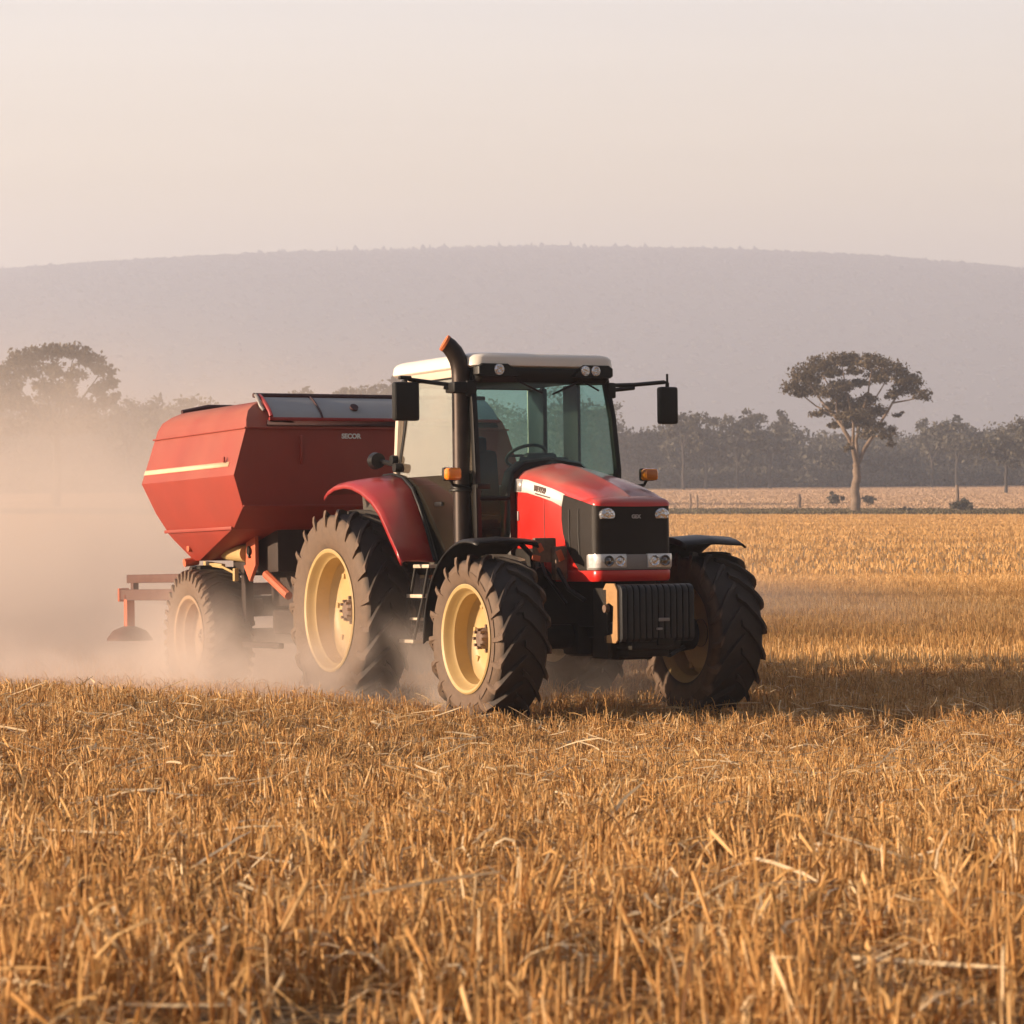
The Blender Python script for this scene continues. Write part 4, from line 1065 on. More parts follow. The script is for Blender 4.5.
# ------------------------------------------------------------------ stubble (straw by the hundred thousand)
rng = np.random.default_rng(11)
def in_view(n, y0, y1, margin):
    """random spots between two distances, over the width that a camera here (or a step aside) can see"""
    y = np.sqrt(rng.uniform(y0 ** 2, y1 ** 2, n))
    x = rng.uniform(-1, 1, n) * (0.178 * y + margin)
    return x, y
def patch_noise(x, y, s):
    return (np.sin(x * 1.7 * s + 3.1 * np.sin(y * 0.9 * s)) + np.sin(y * 2.3 * s + 1.7 * np.sin(x * 1.3 * s + 1)) + np.sin((x + y) * 3.1 * s)) / 3
class Straw:
    def __init__(s): s.v = []; s.q = []; s.t = []; s.qt = []; s.tt = []; s.n = 0
    def stalks(s, x, y, h, w, lean, tint):
        """three-sided stalks, cut off at the top, slightly bent"""
        n = len(x); z = ground_z(x, y) - 0.02
        a = rng.uniform(0, 2 * PI, n); ln = lean * np.abs(rng.normal(0, 1, n))
        dx, dy = np.cos(a) * ln, np.sin(a) * ln
        a2 = rng.uniform(0, 2 * PI, n)
        V = np.zeros((n, 9, 3))
        for lv, f in enumerate((0.0, 0.55, 1.0)):
            bend = f ** 1.4
            for k in range(3):
                aa = a2 + k * 2 * PI / 3
                ww = w * (1.0 if lv < 2 else 0.75) * 0.5
                V[:, lv * 3 + k, 0] = x + dx * h * bend + np.cos(aa) * ww
                V[:, lv * 3 + k, 1] = y + dy * h * bend + np.sin(aa) * ww
                V[:, lv * 3 + k, 2] = z + h * f + (rng.uniform(-0.05, 0.06, n) * h if lv == 2 else 0)
        base = s.n + np.arange(n)[:, None, None] * 9
        Q = np.array([[l * 3 + k, l * 3 + (k + 1) % 3, (l + 1) * 3 + (k + 1) % 3, (l + 1) * 3 + k] for l in range(2) for k in range(3)])
        s.q.append((base + Q[None]).reshape(-1, 4)); s.qt.append(np.repeat(tint, 6))
        s.t.append((base[:, :, 0] + np.array([[6, 7, 8]])).reshape(-1, 3)); s.tt.append(tint)
        s.v.append(V.reshape(-1, 3)); s.n += n * 9
    def ribbons(s, x, y, z0, length, w, el, droop, tint, seg=3):
        """flat leaf shreds and loose straws: start, heading, elevation, droop"""
        n = len(x); a = rng.uniform(0, 2 * PI, n)
        roll = rng.uniform(-0.9, 0.9, n)
        V = np.zeros((n, (seg + 1) * 2, 3))
        px, py, pz = x.copy(), y.copy(), z0.copy()
        e = el.copy()
        for k in range(seg + 1):
            ww = w * 0.5 * (1 if k < seg else 0.45)
            sx, sy, sz = -np.sin(a) * np.cos(roll), np.cos(a) * np.cos(roll), np.sin(roll)
            for j, sg in enumerate((-1, 1)):
                V[:, k * 2 + j, 0] = px + sg * sx * ww; V[:, k * 2 + j, 1] = py + sg * sy * ww; V[:, k * 2 + j, 2] = pz + sg * sz * ww
            st = length / seg
            px = px + np.cos(a) * np.cos(e) * st; py = py + np.sin(a) * np.cos(e) * st; pz = pz + np.sin(e) * st
            e = e - droop / seg; a = a + rng.normal(0, 0.18, n)
            gzv = ground_z(px, py) + 0.006
            pz = np.maximum(pz, gzv)
        base = s.n + np.arange(n)[:, None, None] * ((seg + 1) * 2)
        Q = np.array([[k * 2, k * 2 + 1, k * 2 + 3, k * 2 + 2] for k in range(seg)])
        s.q.append((base + Q[None]).reshape(-1, 4)); s.qt.append(np.repeat(tint, seg))
        s.v.append(V.reshape(-1, 3)); s.n += n * (seg + 1) * 2
    def cards(s, x, y, h, w, lean, tint):
        """single tapered blades for the farther field"""
        n = len(x); z = ground_z(x, y) - 0.02
        a = rng.uniform(0, 2 * PI, n); b_ = rng.uniform(0, 2 * PI, n); ln = lean * np.abs(rng.normal(0, 1, n)) * h
        V = np.zeros((n, 4, 3))
        for k, (sg, f, tw) in enumerate(((-1, 0, 1), (1, 0, 1), (1, 1, 0.5), (-1, 1, 0.5))):
            V[:, k, 0] = x + sg * np.cos(a) * w * 0.5 * tw + f * np.cos(b_) * ln
            V[:, k, 1] = y + sg * np.sin(a) * w * 0.5 * tw + f * np.sin(b_) * ln
            V[:, k, 2] = z + f * h
        s.q.append((s.n + np.arange(n)[:, None] * 4 + np.arange(4)[None])); s.qt.append(tint)
        s.v.append(V.reshape(-1, 3)); s.n += n * 4
    def build(s, name, mat):
        return np_mesh(name, np.concatenate(s.v), s.q + s.t, mat, s.qt + s.tt)

def clumped(nc, per, y0, y1, margin, spread):
    cx, cy_ = in_view(nc, y0, y1, margin)
    # drill rows, about 0.19 m apart and slightly skew to the view
    row = cy_ * 0.985 + cx * 0.17
    row = np.round(row / 0.19) * 0.19 + rng.normal(0, 0.022, nc)
    cy_ = (row - cx * 0.17) / 0.985
    keep = patch_noise(cx, cy_, 1.3) > rng.uniform(-0.9, 0.5, nc)
    cx, cy_ = cx[keep], cy_[keep]; nc = len(cx)
    k = rng.poisson(per, nc) + 1
    x = np.repeat(cx, k) + rng.normal(0, spread, k.sum()); y = np.repeat(cy_, k) + rng.normal(0, spread * 0.8, k.sum())
    hc = np.repeat(rng.uniform(0.75, 1.2, nc), k); tc_ = np.repeat(rng.uniform(-0.15, 0.15, nc), k)
    return x, y, hc, tc_
# keep clear of the spots where tyres press the stubble flat
def tyre_mask(x, y):
    c, s_ = math.cos(R_(-63)), math.sin(R_(-63))
    dx, dy = x + 0.484, y - 29.1
    lx = dx * c + dy * s_; ly = -dx * s_ + dy * c
    return (np.abs(np.abs(ly) - 1.15) < 0.28) & (lx < 3.1) & (lx > -8)
STRAW = [(0.22, 0.105, 0.038), (0.54, 0.285, 0.095), (0.74, 0.43, 0.155), (0.84, 0.55, 0.24), (0.90, 0.72, 0.46)]
def lanes(x, y):
    d = y + 0.06 * x
    return 0.15 * (np.sin(d * 0.9 + 2 * np.sin(d * 0.23)) * 0.5 + np.sin(d * 0.37 + 1.0) * 0.6)
straw_m = straw_mat('straw', STRAW, 0.38)
S = Straw()
for (nc, per, y0, y1, mg, sp, wd, hh) in ((7200, 12, 5.0, 14, 3.2, 0.045, 0.0080, 0.20), (24000, 8, 13.6, 33, 3.6, 0.042, 0.0085, 0.18)):
    x, y, hc, tcc = clumped(nc, per, y0, y1, mg, sp)
    n = len(x)
    h = hh * hc * rng.uniform(0.40, 1.25, n); h = np.where(tyre_mask(x, y), h * 0.25, h)
    S.stalks(x, y, h, wd * rng.uniform(0.5, 1.3, n), 0.25, np.clip(rng.normal(0.52, 0.18, n) + tcc, 0, 1))
    # leaf shreds on the stalks
    m = rng.uniform(size=n) < 0.95
    xs, ys = x[m], y[m]; k = len(xs)
    z0 = ground_z(xs, ys) + h[m] * rng.uniform(0.1, 0.8, k)
    S.ribbons(xs, ys, z0, rng.uniform(0.07, 0.20, k) * np.where(tyre_mask(xs, ys), .4, 1), wd * rng.uniform(0.35, 1.3, k), rng.uniform(-0.1, 1.4, k), rng.uniform(0.3, 3.2, k), np.clip(rng.normal(0.52, 0.24, k), 0, 1))
x, y = in_view(330000, 32, 75, 5); n = len(x)
mk = patch_noise(x, y, 0.8) > rng.uniform(-1.3, 0.3, n); x, y = x[mk], y[mk]; n = len(x)
S.cards(x, y, 0.17 * rng.uniform(0.6, 1.3, n), 0.016 * rng.uniform(0.6, 1.5, n), 0.25, np.clip(rng.normal(0.50, 0.14, n) + lanes(x, y), 0, 1))
x, y = in_view(260000, 70, 244, 16); n = len(x)
mk = patch_noise(x * 0.15, y, 0.35) > rng.uniform(-1.5, 0.4, n); x, y = x[mk], y[mk]; n = len(x)
S.cards(x, y, 0.17 * rng.uniform(0.6, 1.3, n), 0.055 * rng.uniform(0.6, 1.5, n), 0.3, np.clip(rng.normal(0.49, 0.06, n) + lanes(x, y), 0, 1))
tag(S.build('stubble', straw_m), 'golden cut wheat stubble standing across the whole field', 'stubble', kind='stuff')

# loose straw lying among the stubble
S = Straw()
for (n, y0, y1, mg, wd) in ((84000, 5.0, 14, 3.2, 0.0055), (115000, 13.6, 33, 3.6, 0.0075)):
    x, y = in_view(n, y0, y1, mg)
    mk = patch_noise(x, y, 1.9) < rng.uniform(-0.5, 1.1, n); x, y = x[mk], y[mk]; k = len(x)
    S.ribbons(x, y, ground_z(x, y) + np.abs(rng.normal(0.01, 0.045, k)), rng.uniform(0.06, 0.30, k), wd * rng.uniform(0.6, 1.3, k), rng.normal(0.05, 0.25, k), rng.uniform(0.0, 0.7, k), np.clip(rng.normal(0.62, 0.22, k), 0, 1), seg=4)
# a few long pale straws lying on top, catching the light
n = 2600
x, y = in_view(n, 5.2, 27, 2.6)
S.ribbons(x, y, ground_z(x, y) + rng.uniform(0.07, 0.20, n), rng.uniform(0.10, 0.42, n), rng.uniform(0.007, 0.015, n), rng.normal(0.0, 0.22, n), rng.uniform(-0.1, 0.4, n), np.clip(rng.normal(0.98, 0.06, n), 0, 1), seg=4)
# flattened swathes
for (cx, cy_, ax, ay, n) in ((0.75, 12.3, 1.1, 0.35, 1500), (-0.7, 17.5, 0.8, 0.35, 700), (-2.6, 17.8, 0.9, 0.3, 700), (1.9, 17.0, 0.9, 0.25, 800), (-1.2, 7.9, 0.6, 0.3, 900), (0.2, 8.8, 0.7, 0.3, 700)):
    x = cx + rng.normal(0, ax * 0.5, n); y = cy_ + rng.normal(0, ay * 0.5, n)
    S.ribbons(x, y, ground_z(x, y) + rng.uniform(0.02, 0.11, n), rng.uniform(0.15, 0.45, n), rng.uniform(0.005, 0.010, n), rng.normal(0.0, 0.15, n), rng.uniform(0, 0.3, n), np.clip(rng.normal(0.62, 0.24, n), 0, 1), seg=4)
tag(S.build('loose_straw', straw_m), 'pale loose straw lying flat between the cut stalks', 'straw', kind='stuff')

# green-brown verge and pale paddock beyond the field
S = Straw()
x, y = in_view(100000, 245, 274, 30); n = len(x)
S.cards(x, y, 0.28 * rng.uniform(0.5, 1.3, n), 0.16 * rng.uniform(0.6, 1.5, n), 0.4, np.clip(rng.normal(0.45, 0.25, n), 0, 1))
tag(S.build('grass_verge', straw_mat('verge_grass', [(0.07, 0.062, 0.030), (0.13, 0.105, 0.05), (0.26, 0.19, 0.09)], 0.2)), 'dull green grass strip along the far edge of the stubble', 'grass', kind='stuff')
S = Straw()
x, y = in_view(330000, 274, 520, 35); n = len(x)
S.cards(x, y, 0.14 * rng.uniform(0.5, 1.3, n), 0.13 * rng.uniform(0.6, 1.5, n), 0.4, np.clip(rng.normal(0.5, 0.07, n) + lanes(x, y * 0.3), 0, 1))
tag(S.build('dry_pasture', straw_mat('pasture_grass', [(0.46, 0.30, 0.18), (0.58, 0.39, 0.25), (0.68, 0.48, 0.32)], 0.2)), 'pale dry pasture rising beyond the verge to the trees', 'grass', kind='stuff')

# ------------------------------------------------------------------ trees
def leaf_mat(name, cols):
    return straw_mat(name, cols, 0.25)
LEAF = leaf_mat('gum_leaf', [(0.072, 0.056, 0.034), (0.125, 0.095, 0.056), (0.20, 0.150, 0.088)])
LEAF2 = leaf_mat('wood_leaf', [(0.065, 0.062, 0.048), (0.105, 0.095, 0.070), (0.15, 0.13, 0.09)])  # leaves lightened: some of the treeline's haze is put into their colour
BARK2 = paint('wood_bark', (0.055, 0.045, 0.038), 0.85, var=0.3, scale=1.6)
BARK = paint('gum_bark', (0.22, 0.155, 0.11), 0.85, var=0.35, scale=1.6, bump=0.4, bscale=6)
def leaf_cloud(clumps, size, dens, rg):
    """clumps: (x, y, z, rx, ry, rz). Small leaf sprays through each clump's volume, thicker toward its upper skin."""
    P = []; T = []
    for (x, y, z, rx, ry, rz) in clumps:
        n = max(12, int(dens * (rx * rz + 0.5 * rx * ry)))
        # sub-puffs make the outline ragged
        k = max(3, int(n / 22))
        pc = rg.normal(0, 1, (k, 3)); pc /= np.linalg.norm(pc, axis=1)[:, None]
        pc *= (rg.uniform(0.25, 1.0, k) ** 0.6)[:, None]; pc[:, 2] = np.where(pc[:, 2] < -0.25, pc[:, 2] * 0.5, pc[:, 2])
        idx = rg.integers(0, k, n)
        p = pc[idx] + rg.normal(0, 0.22, (n, 3))
        P.append(np.array([x, y, z]) + p * np.array([rx, ry, rz]))
        T.append(np.clip(0.5 + rg.normal(0, 0.22, n) + np.repeat(rg.normal(0, 0.15, k), 1)[idx], 0, 1))
    P = np.concatenate(P); T = np.concatenate(T); n = len(P)
    a = rg.normal(0, 1, (n, 3)); a /= np.linalg.norm(a, axis=1)[:, None]
    b_ = rg.normal(0, 1, (n, 3)); b_ -= a * (a * b_).sum(1)[:, None]; b_ /= np.linalg.norm(b_, axis=1)[:, None]
    s1 = (size * rg.uniform(0.6, 1.4, n))[:, None]; s2 = s1 * rg.uniform(0.35, 0.7, n)[:, None]
    V = np.stack([P - a * s1 - b_ * s2 * 0.3, P + b_ * s2, P + a * s1, P - b_ * s2], 1).reshape(-1, 3)
    return V, np.arange(n * 4).reshape(-1, 4), T
def limbs(polys):
    b = MB()
    for pts, r0, r1 in polys:
        # resample with a little wander
        P = [Vector(p) for p in pts]; out = []
        for i in range(len(P) - 1):
            for k in range(3):
                t = k / 3; q = P[i].lerp(P[i + 1], t)
                if not (i == 0 and k == 0): q += Vector((random.uniform(-1, 1), random.uniform(-1, 1), random.uniform(-0.5, 0.5))) * r0 * 0.22
                out.append(q)
        out.append(P[-1]); m = len(out)
        b.tube(out, [r0 + (r1 - r0) * (i / (m - 1)) ** 0.8 for i in range(m)], 8)
    return b

def hero_tree():
    """the big umbrella-crowned gum; measured from the photo, with its crown spread in depth"""
    rg = np.random.default_rng(3); random.seed(3)
    D = 258.0; k = D / 2940
    bx, by = (856 - 512) * k, D; bz = gz(bx, by)
    base_v = 513.0
    t = thing('gum_tree', 'tall lone gum tree with umbrella crown and pale forked trunk in the pasture', 'tree', (bx, by, bz))
    def L3(u, v, d=0.0): return Vector(((u - 856) * k, d, (base_v - v) * k))
    cl = [(792, 389, 12, 8), (803, 375, 14, 9), (822, 365, 16, 9), (843, 360, 18, 8), (866, 364, 16, 8), (890, 369, 15, 8), (909, 381, 12, 9), (920, 396, 8, 7), (810, 390, 12, 7), (828, 393, 13, 9), (840, 386, 13, 8), (860, 382, 9, 6), (880, 379, 10, 6), (901, 390, 11, 7), (852, 405, 17, 8), (874, 409, 15, 8), (850, 416, 20, 7), (822, 413, 11, 5), (870, 423, 13, 7), (885, 434, 8, 7), (860, 434, 9, 6), (902, 413, 5, 4), (846, 448, 5, 5), (888, 443, 5, 5), (814, 378, 10, 7), (834, 373, 11, 7), (852, 371, 10, 6), (877, 373, 11, 7), (897, 379, 9, 7), (845, 397, 9, 6), (867, 399, 10, 6), (889, 396, 8, 5), (834, 405, 10, 6), (862, 413, 10, 6), (800, 394, 9, 5), (914, 389, 7, 6), (878, 427, 8, 6), (852, 424, 10, 6), (838, 424, 8, 5)]
    dep = [rg.uniform(-1, 1) * (5.0 - abs(u - 853) * 0.045) for u, v, a, b in cl]
    clumps = []
    for (u, v, a, b), d in zip(cl, dep):
        p = L3(u, v, d); f = 1.04 if len(clumps) < 24 else 0.92; clumps.append((p.x, p.y, p.z, a * k * f, a * k * f, b * k * f * 0.95))
    V, F, T = leaf_cloud(clumps, 0.14, 480, rg)
    o = np_mesh('crown', V, [F], LEAF, [T]); o.parent = t
    F0 = L3(857, 462)
    pol = [([L3(856, 516), L3(856, 490), L3(857, 470), F0], 0.46, 0.30)]
    def br(pts, r0, r1): pol.append(([L3(*p) for p in pts], r0, r1))
    br([(857, 464, 0), (852, 447, -0.6), (843, 430, -1.2), (835, 415, dep[17] * .4), (822, 400, dep[8] * .8), (806, 380, dep[1])], 0.26, 0.06)
    br([(843, 430, -1.2), (838, 412, 0.5), (832, 396, dep[9]), (824, 372, dep[2])], 0.15, 0.05)
    br([(857, 464, 0), (864, 450, 0.8), (874, 436, 1.2), (884, 418, 1.0), (893, 402, dep[13] * .6), (906, 384, dep[6])], 0.24, 0.06)
    br([(893, 402, dep[13] * .6), (906, 400, dep[7] * .8), (919, 397, dep[7])], 0.09, 0.04)
    br([(857, 458, 0), (858, 440, 1.5), (862, 420, 2), (868, 395, dep[11]), (867, 368, dep[4])], 0.20, 0.05)
    br([(862, 420, 2), (875, 400, 1.2), (889, 374, dep[5])], 0.12, 0.04)
    br([(852, 447, -.6), (851, 425, -2), (846, 395, dep[10]), (843, 366, dep[3])], 0.16, 0.05)
    br([(835, 415, 0), (818, 405, dep[8]), (796, 392, dep[0])], 0.10, 0.04)
    br([(874, 436, 1.2), (884, 434, dep[19])], 0.08, 0.04)
    limbs(pol).build('trunk', BARK, t, angle=60)
hero_tree()

def gum_variant(seed, H, W, crown_base, dens, leaf, lmat, clear=False):
    """(crown mesh object, trunk mesh object), both unparented at the origin"""
    rg = np.random.default_rng(seed); random.seed(seed)
    nb = rg.integers(6, 10)
    clumps = []; pol = [([(0, 0, -0.4), (0.1, 0, H * 0.3), (0.0, 0.1, H * crown_base)], H * 0.022, H * 0.014)]
    for i in range(nb):
        a = i * 2.4 + rg.uniform(-0.4, 0.4); rr = W * 0.5 * rg.uniform(0.35, 0.95)
        top = H * rg.uniform(crown_base + 0.18, 0.98) * (1 - 0.18 * (rr / (W * 0.5)) ** 2)
        x, y = rr * math.cos(a), rr * math.sin(a)
        cr = W * rg.uniform(0.14, 0.22)
        clumps.append((x, y, top - cr * 0.5, cr, cr, cr * rg.uniform(0.5, 0.75)))
        for _ in range(2):
            q = cr * rg.uniform(0.5, 0.8)
            clumps.append((x * rg.uniform(0.55, 1.1), y * rg.uniform(0.55, 1.1), top - cr * rg.uniform(0.9, 2.2), q, q, q * 0.6))
        pol.append(([(0, 0.1, H * crown_base * rg.uniform(0.8, 1.0)), (x * 0.45, y * 0.45, H * (crown_base + 0.15)), (x, y, top - cr * 0.5)], H * 0.010, H * 0.003))
    V, F, T = leaf_cloud(clumps, leaf, dens, rg)
    c = np_mesh('crown', V, [F], lmat, [T])
    t = limbs(pol).build('trunk', BARK2, None, angle=60)
    return c, t
def spread_tree():
    """the broad domed gum at far left, half lost in dust"""
    rg = np.random.default_rng(9); random.seed(9)
    D = 300.0; k = D / 2940; bv = 505.0
    bx = (56 - 512) * k
    t = thing('gum_tree', 'large broad domed gum tree rising out of the dust at far left', 'tree', (bx, D, gz(bx, D)))
    cl = [(6, 372, 14, 10), (20, 360, 14, 9), (36, 352, 14, 8), (54, 348, 15, 8), (72, 350, 15, 8), (88, 357, 13, 8), (100, 367, 11, 8), (108, 380, 9, 8), (-6, 384, 14, 10), (14, 385, 13, 8), (30, 370, 11, 8), (80, 375, 10, 9), (74, 388, 10, 8), (96, 388, 10, 7), (44, 392, 14, 8), (64, 398, 14, 8), (20, 402, 16, 8), (92, 402, 12, 7), (-10, 404, 14, 9), (48, 366, 12, 8), (62, 372, 11, 8), (40, 382, 12, 8), (56, 386, 12, 9), (2, 395, 14, 10), (34, 410, 16, 8), (76, 412, 16, 8), (106, 396, 9, 7), (50, 425, 22, 10), (10, 425, 20, 10), (90, 425, 18, 9)]
    clumps = []
    for u, v, a, b in cl:
        d = rg.uniform(-1, 1) * (5.5 - abs(u - 52) * 0.06)
        clumps.append(((u - 56) * k, d, (bv - v) * k, a * k * 1.05, a * k * 1.05, b * k * 1.05))
    V, F, T = leaf_cloud(clumps, 0.24, 190, rg)
    np_mesh('crown', V, [F], LEAF, [T]).parent = t
    pol = [([(0, 0, -0.4), (0.1, 0, 4), (0, 0, 7.5)], 0.5, 0.34)]
    for i in (0, 2, 4, 6, 9, 12, 13, 15):
        c = clumps[i]
        pol.append(([(0, 0, 6 + 0.15 * i), (c[0] * 0.4, c[1] * 0.4, 6.5 + (c[2] - 6) * 0.45), (c[0], c[1], c[2])], 0.2, 0.05))
    limbs(pol).build('trunk', BARK2, t, angle=60)
VAR = [gum_variant(21, 17, 13, 0.45, 30, 0.42, LEAF2), gum_variant(22, 15, 12, 0.40, 34, 0.42, LEAF2), gum_variant(23, 19, 11, 0.50, 30, 0.42, LEAF2), gum_variant(24, 14, 9, 0.42, 26, 0.40, LEAF2), gum_variant(25, 16, 14, 0.38, 34, 0.42, LEAF2)]
used = set()
def place_tree(v, x, y, scale, rz, label, group=None, sz=None):
    t = thing('gum_tree', label, 'tree', (x, y, gz(x, y) - 0.2), (0, 0, rz), group)
    t.scale = (scale, scale, sz or scale)
    for o in VAR[v]:
        if v in used: o = o.copy(); COL.objects.link(o)
        o.parent = t
    used.add(v)
    return t
def at(u, y): return (u - 512) * y / 2940
TR = 'gum trees along the far treeline'
# distinct crowns of the treeline
for (v, u, y, top, rz, lab) in (
    (2, 683, 470, 398, 0.3, 'hazy gum in the treeline with its crown just right of the tractor mirror'),
    (0, 706, 480, 401, 1.1, 'hazy broad gum in the treeline, second right of the tractor mirror'),
    (4, 738, 490, 402, 2.0, 'hazy flat topped gum in the treeline midway between mirror and lone tree'),
    (3, 770, 480, 405, 4.1, 'thin hazy gum in the treeline just left of the lone umbrella tree'),
    (3, 932, 480, 413, 0.7, 'thin small crowned gum in the treeline just right of the lone tree'),
    (1, 957, 470, 408, 3.3, 'round crowned gum in the treeline behind the small dark bush'),
    (0, 1006, 400, 404, 5.0, 'broad gum with bare pale trunks at the right edge of the pasture'),
    (2, 1034, 430, 406, 2.6, 'tall gum at the far right end of the treeline'),
):
    x = at(u, y); H = (17, 15, 19, 14, 16)[v]
    ht = (483 - top) / 2940 * y + CAM_Z - gz(x, y)
    place_tree(v, x, y, ht / H, rz, lab, TR)
spread_tree()
x = at(-30, 330)
place_tree(1, x, 330, 0.85, 0.9, 'dusty gum tree cut off by the left edge behind the large spreading gum', TR)
for (v, u, y, top, rz, lab) in ((3, 128, 430, 388, 1.0, 'small feathery gum in the dust just right of the large left gum'), (0, 210, 470, 386, 2.2, 'hazy gum above the rear end of the red hopper'), (1, 300, 480, 381, 0.2, 'hazy gum above the middle of the red hopper'), (4, 372, 470, 372, 3.0, 'hazy broad gum directly left of the white cab roof')):
    x = at(u, y); H = (17, 15, 19, 14, 16)[v]
    place_tree(v, x, y, ((483 - top) / 2940 * y + 2.4) / H, rz, lab, TR)
# a bush, stumps and saplings in the pasture
def bush(u, y, wpx, hpx, label, seed, name='bush', cat='bush'):
    rg = np.random.default_rng(seed); random.seed(seed); k = y / 2940
    x = at(u, y); t = thing(name, label, cat, (x, y, gz(x, y)))
    cl = [(rg.uniform(-.3, .3) * wpx * k, rg.uniform(-.3, .3) * wpx * k, hpx * k * rg.uniform(0.35, 0.7), wpx * k * 0.3, wpx * k * 0.3, hpx * k * 0.3) for _ in range(6)]
    V, F, T = leaf_cloud(cl, 0.16, 260, rg); o = np_mesh('foliage', V, [F], LEAF2, [T]); o.parent = t
    limbs([([(0, 0, -0.2), (0.1, 0, hpx * k * 0.5)], 0.07, 0.03), ([(0, 0, -0.1), (-0.3, 0.1, hpx * k * 0.45)], 0.05, 0.02), ([(0, 0, -0.1), (0.35, -0.1, hpx * k * 0.5)], 0.05, 0.02)]).build('stem', BARK, t)
    return t
bush(961, 259, 21, 17, 'small dark round bush standing on the green verge', 51)
bush(836, 300, 15, 14, 'grey green shrub just left of the lone tree trunk', 52)
bush(868, 300, 14, 12, 'low shrub just right of the lone tree trunk', 53)
bush(905, 262, 13, 6, 'sparse low clump of weeds on the verge between tree and bush', 54, 'weed_clump', 'weeds')
def snag(u, y, hpx, r, label):
    random.seed(int(u)); k = y / 2940; x = at(u, y)
    t = limbs([([(0, 0, -0.3), (0.05, 0, hpx * k * 0.5), (0.0, 0, hpx * k)], r, r * 0.75)]).build('dead_trunk', BARK)
    t.location = (x, y, gz(x, y)); tag(t, label, 'stump')
snag(799, 285, 15, 0.24, 'short bare stump left of the lone tree in the pasture')
snag(957, 268, 27, 0.20, 'bare post like trunk standing behind the small dark bush')
snag(690, 280, 16, 0.12, 'faint thin post in the dust nearest the tractor nose')
snag(697, 280, 15, 0.12, 'faint thin post in the dust second from the tractor nose')

# the wood behind reads as one mass
def wood():
    rg = np.random.default_rng(77)
    cl = []
    for i in range(420):
        y = rg.uniform(500, 600); x = rg.uniform(-1, 1) * (0.178 * y + 30)
        H = rg.uniform(6.5, 11.0) * (1.15 if x > 20 else 1.65); g = gz(x, y)
        cr = rg.uniform(2.2, 4.0)
        cl.append((x, y, g + H - cr, cr, cr, cr * 0.8))
        cl.append((x + rg.uniform(-2, 2), y - rg.uniform(0, 2), g + H * 0.5, cr * 0.9, cr * 0.9, H * 0.28))
        cl.append((x + rg.uniform(-2, 2), y - rg.uniform(1, 3), g + H * 0.2, cr * 1.2, cr, H * 0.26)); cl.append((x + rg.uniform(-4, 4), 496 + rg.uniform(0, 6), gz(x, 498) + 1.2, cr * 1.2, cr, 1.9))
    V, F, T = leaf_cloud(cl, 0.42, 18, rg)
    o = np_mesh('distant_wood', V, [F], LEAF2, [T])
    tag(o, 'hazy grey green wood closing the pasture below the ridge', 'wood', kind='stuff')
wood()

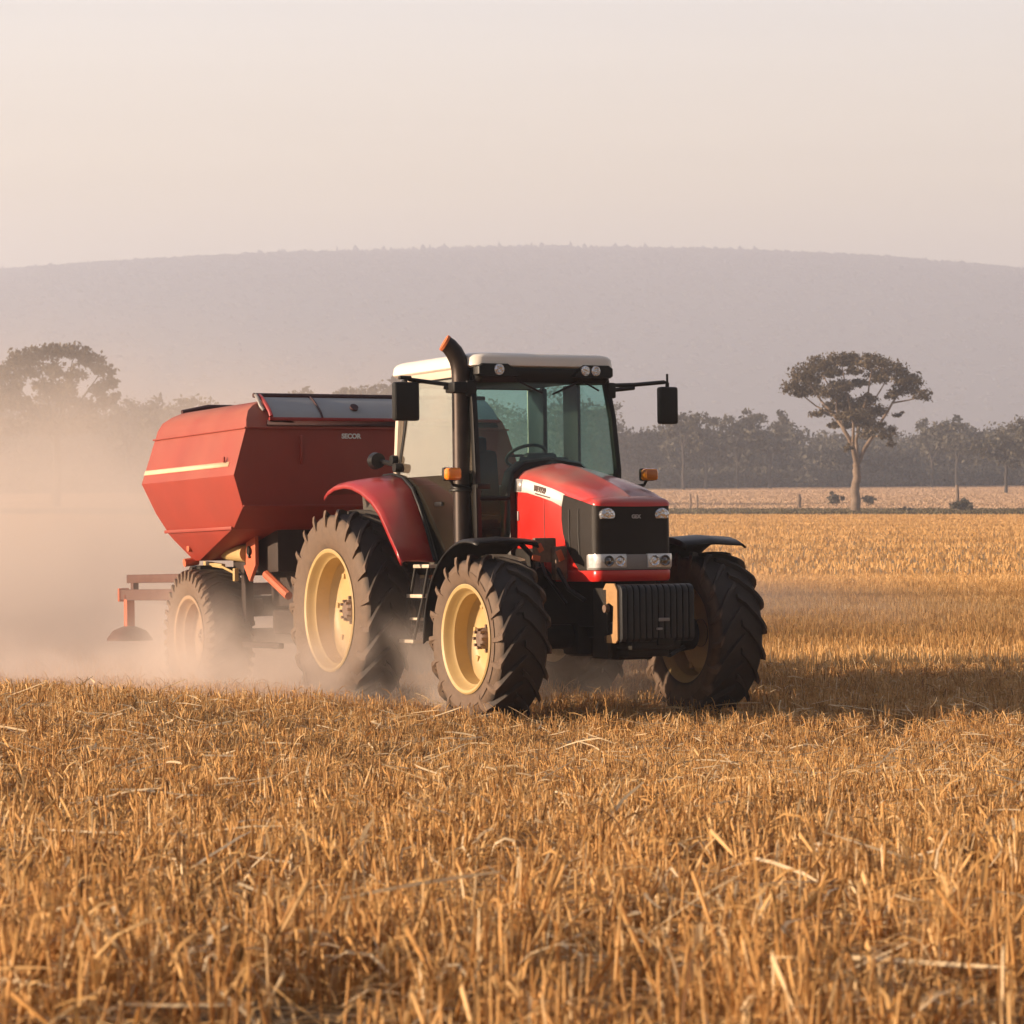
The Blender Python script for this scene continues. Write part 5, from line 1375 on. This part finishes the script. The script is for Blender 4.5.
# ------------------------------------------------------------------ dust
def dust_cloud():
    m = bpy.data.materials.new('dust'); m.use_nodes = True
    n = m.node_tree.nodes; l = m.node_tree.links; n.clear()
    o = n.new('ShaderNodeOutputMaterial'); v = n.new('ShaderNodeVolumePrincipled')
    v.inputs['Color'].default_value = (0.96, 0.855, 0.78, 1)
    v.inputs['Anisotropy'].default_value = 0.1
    t = n.new('ShaderNodeTexCoord'); s = n.new('ShaderNodeSeparateXYZ'); l.new(t.outputs['Object'], s.inputs[0])
    def math_(op, a, b=None, c=None):
        q = n.new('ShaderNodeMath'); q.operation = op
        for i, x in enumerate((a, b, c)):
            if x is None: continue
            if isinstance(x, (int, float)): q.inputs[i].default_value = x
            else: l.new(x, q.inputs[i])
        return q.outputs[0]
    def ramp_(x, a, b, lo=0.0, hi=1.0):
        q = n.new('ShaderNodeMapRange'); q.interpolation_type = 'SMOOTHSTEP'
        l.new(x, q.inputs['Value']); q.inputs['From Min'].default_value = a; q.inputs['From Max'].default_value = b; q.inputs['To Min'].default_value = lo; q.inputs['To Max'].default_value = hi
        return q.outputs[0]
    X, Y, Z = s.outputs['X'], s.outputs['Y'], s.outputs['Z']
    nz = n.new('ShaderNodeTexNoise'); nz.inputs['Scale'].default_value = 0.55; nz.inputs['Detail'].default_value = 6; nz.inputs['Roughness'].default_value = 0.6; nz.inputs['Distortion'].default_value = 0.4
    l.new(t.outputs['Object'], nz.inputs['Vector'])
    N = ramp_(nz.outputs['Fac'], 0.36, 0.66, 0.15, 1.8)
    n2 = n.new('ShaderNodeTexNoise'); n2.inputs['Scale'].default_value = 1.25; n2.inputs['Detail'].default_value = 5; n2.inputs['Distortion'].default_value = 0.6
    l.new(t.outputs['Object'], n2.inputs['Vector'])
    # height falls off faster toward the right edge of the plume
    k = ramp_(X, -9, 6, 1.45, 0.75)
    hgt = math_('EXPONENT', math_('MULTIPLY', math_('DIVIDE', math_('MAXIMUM', math_('ADD', Z, 0.3), 0.0), k), -1.0))
    xx = math_('MULTIPLY', ramp_(X, -13.5, -11.0), math_('ADD', ramp_(X, 2.6, -2.5, 0.0, 0.85), math_('MULTIPLY', ramp_(X, 9.0, -2.5, 0.0, 0.15), ramp_(Y, 38, 48))))
    yy = math_('MULTIPLY', math_('ADD', ramp_(Y, 32.5, 39.0, 0.0, 1.0), math_('MULTIPLY', math_('MULTIPLY', ramp_(Y, 25.8, 27.6, 0.0, 2.6), ramp_(n2.outputs['Fac'], 0.40, 0.62, 0.12, 1.7)), math_('ADD', math_('MULTIPLY', math_('MULTIPLY', ramp_(Y, 36.0, 32.0, 0.0, 1.3), ramp_(X, -4.4, -2.8)), ramp_(Z, 1.3, -0.1)), math_('MULTIPLY', ramp_(Z, 0.42, -0.08), ramp_(Y, 28.5, 31.5))))), ramp_(Y, 69, 55))
    top = ramp_(Z, 5.6, 3.0)
    d = math_('MULTIPLY', math_('MULTIPLY', math_('MULTIPLY', hgt, N), math_('MULTIPLY', xx, yy)), top)
    # fresh puffs thrown up between the near wheels
    puff = math_('MULTIPLY', math_('MULTIPLY', math_('MULTIPLY', ramp_(X, -2.4, -1.4), ramp_(X, 0.4, -0.6)), math_('MULTIPLY', ramp_(Y, 26.2, 27.2), ramp_(Y, 30.5, 28.5))), math_('MULTIPLY', ramp_(Z, 0.95, 0.15), ramp_(n2.outputs['Fac'], 0.42, 0.60, 0.0, 2.6)))
    d = math_('MULTIPLY', math_('ADD', d, puff), 0.50)
    l.new(d, v.inputs['Density']); l.new(v.outputs[0], o.inputs['Volume'])
    b = MB(); b.box((-2.5, 47.8, 2.4), (23, 44.4, 6.6), bev=0)
    ob = b.build('dust_cloud', m)
    tag(ob, 'warm drifting dust raised behind the tractor and trailer', 'dust', kind='stuff')
dust_cloud()
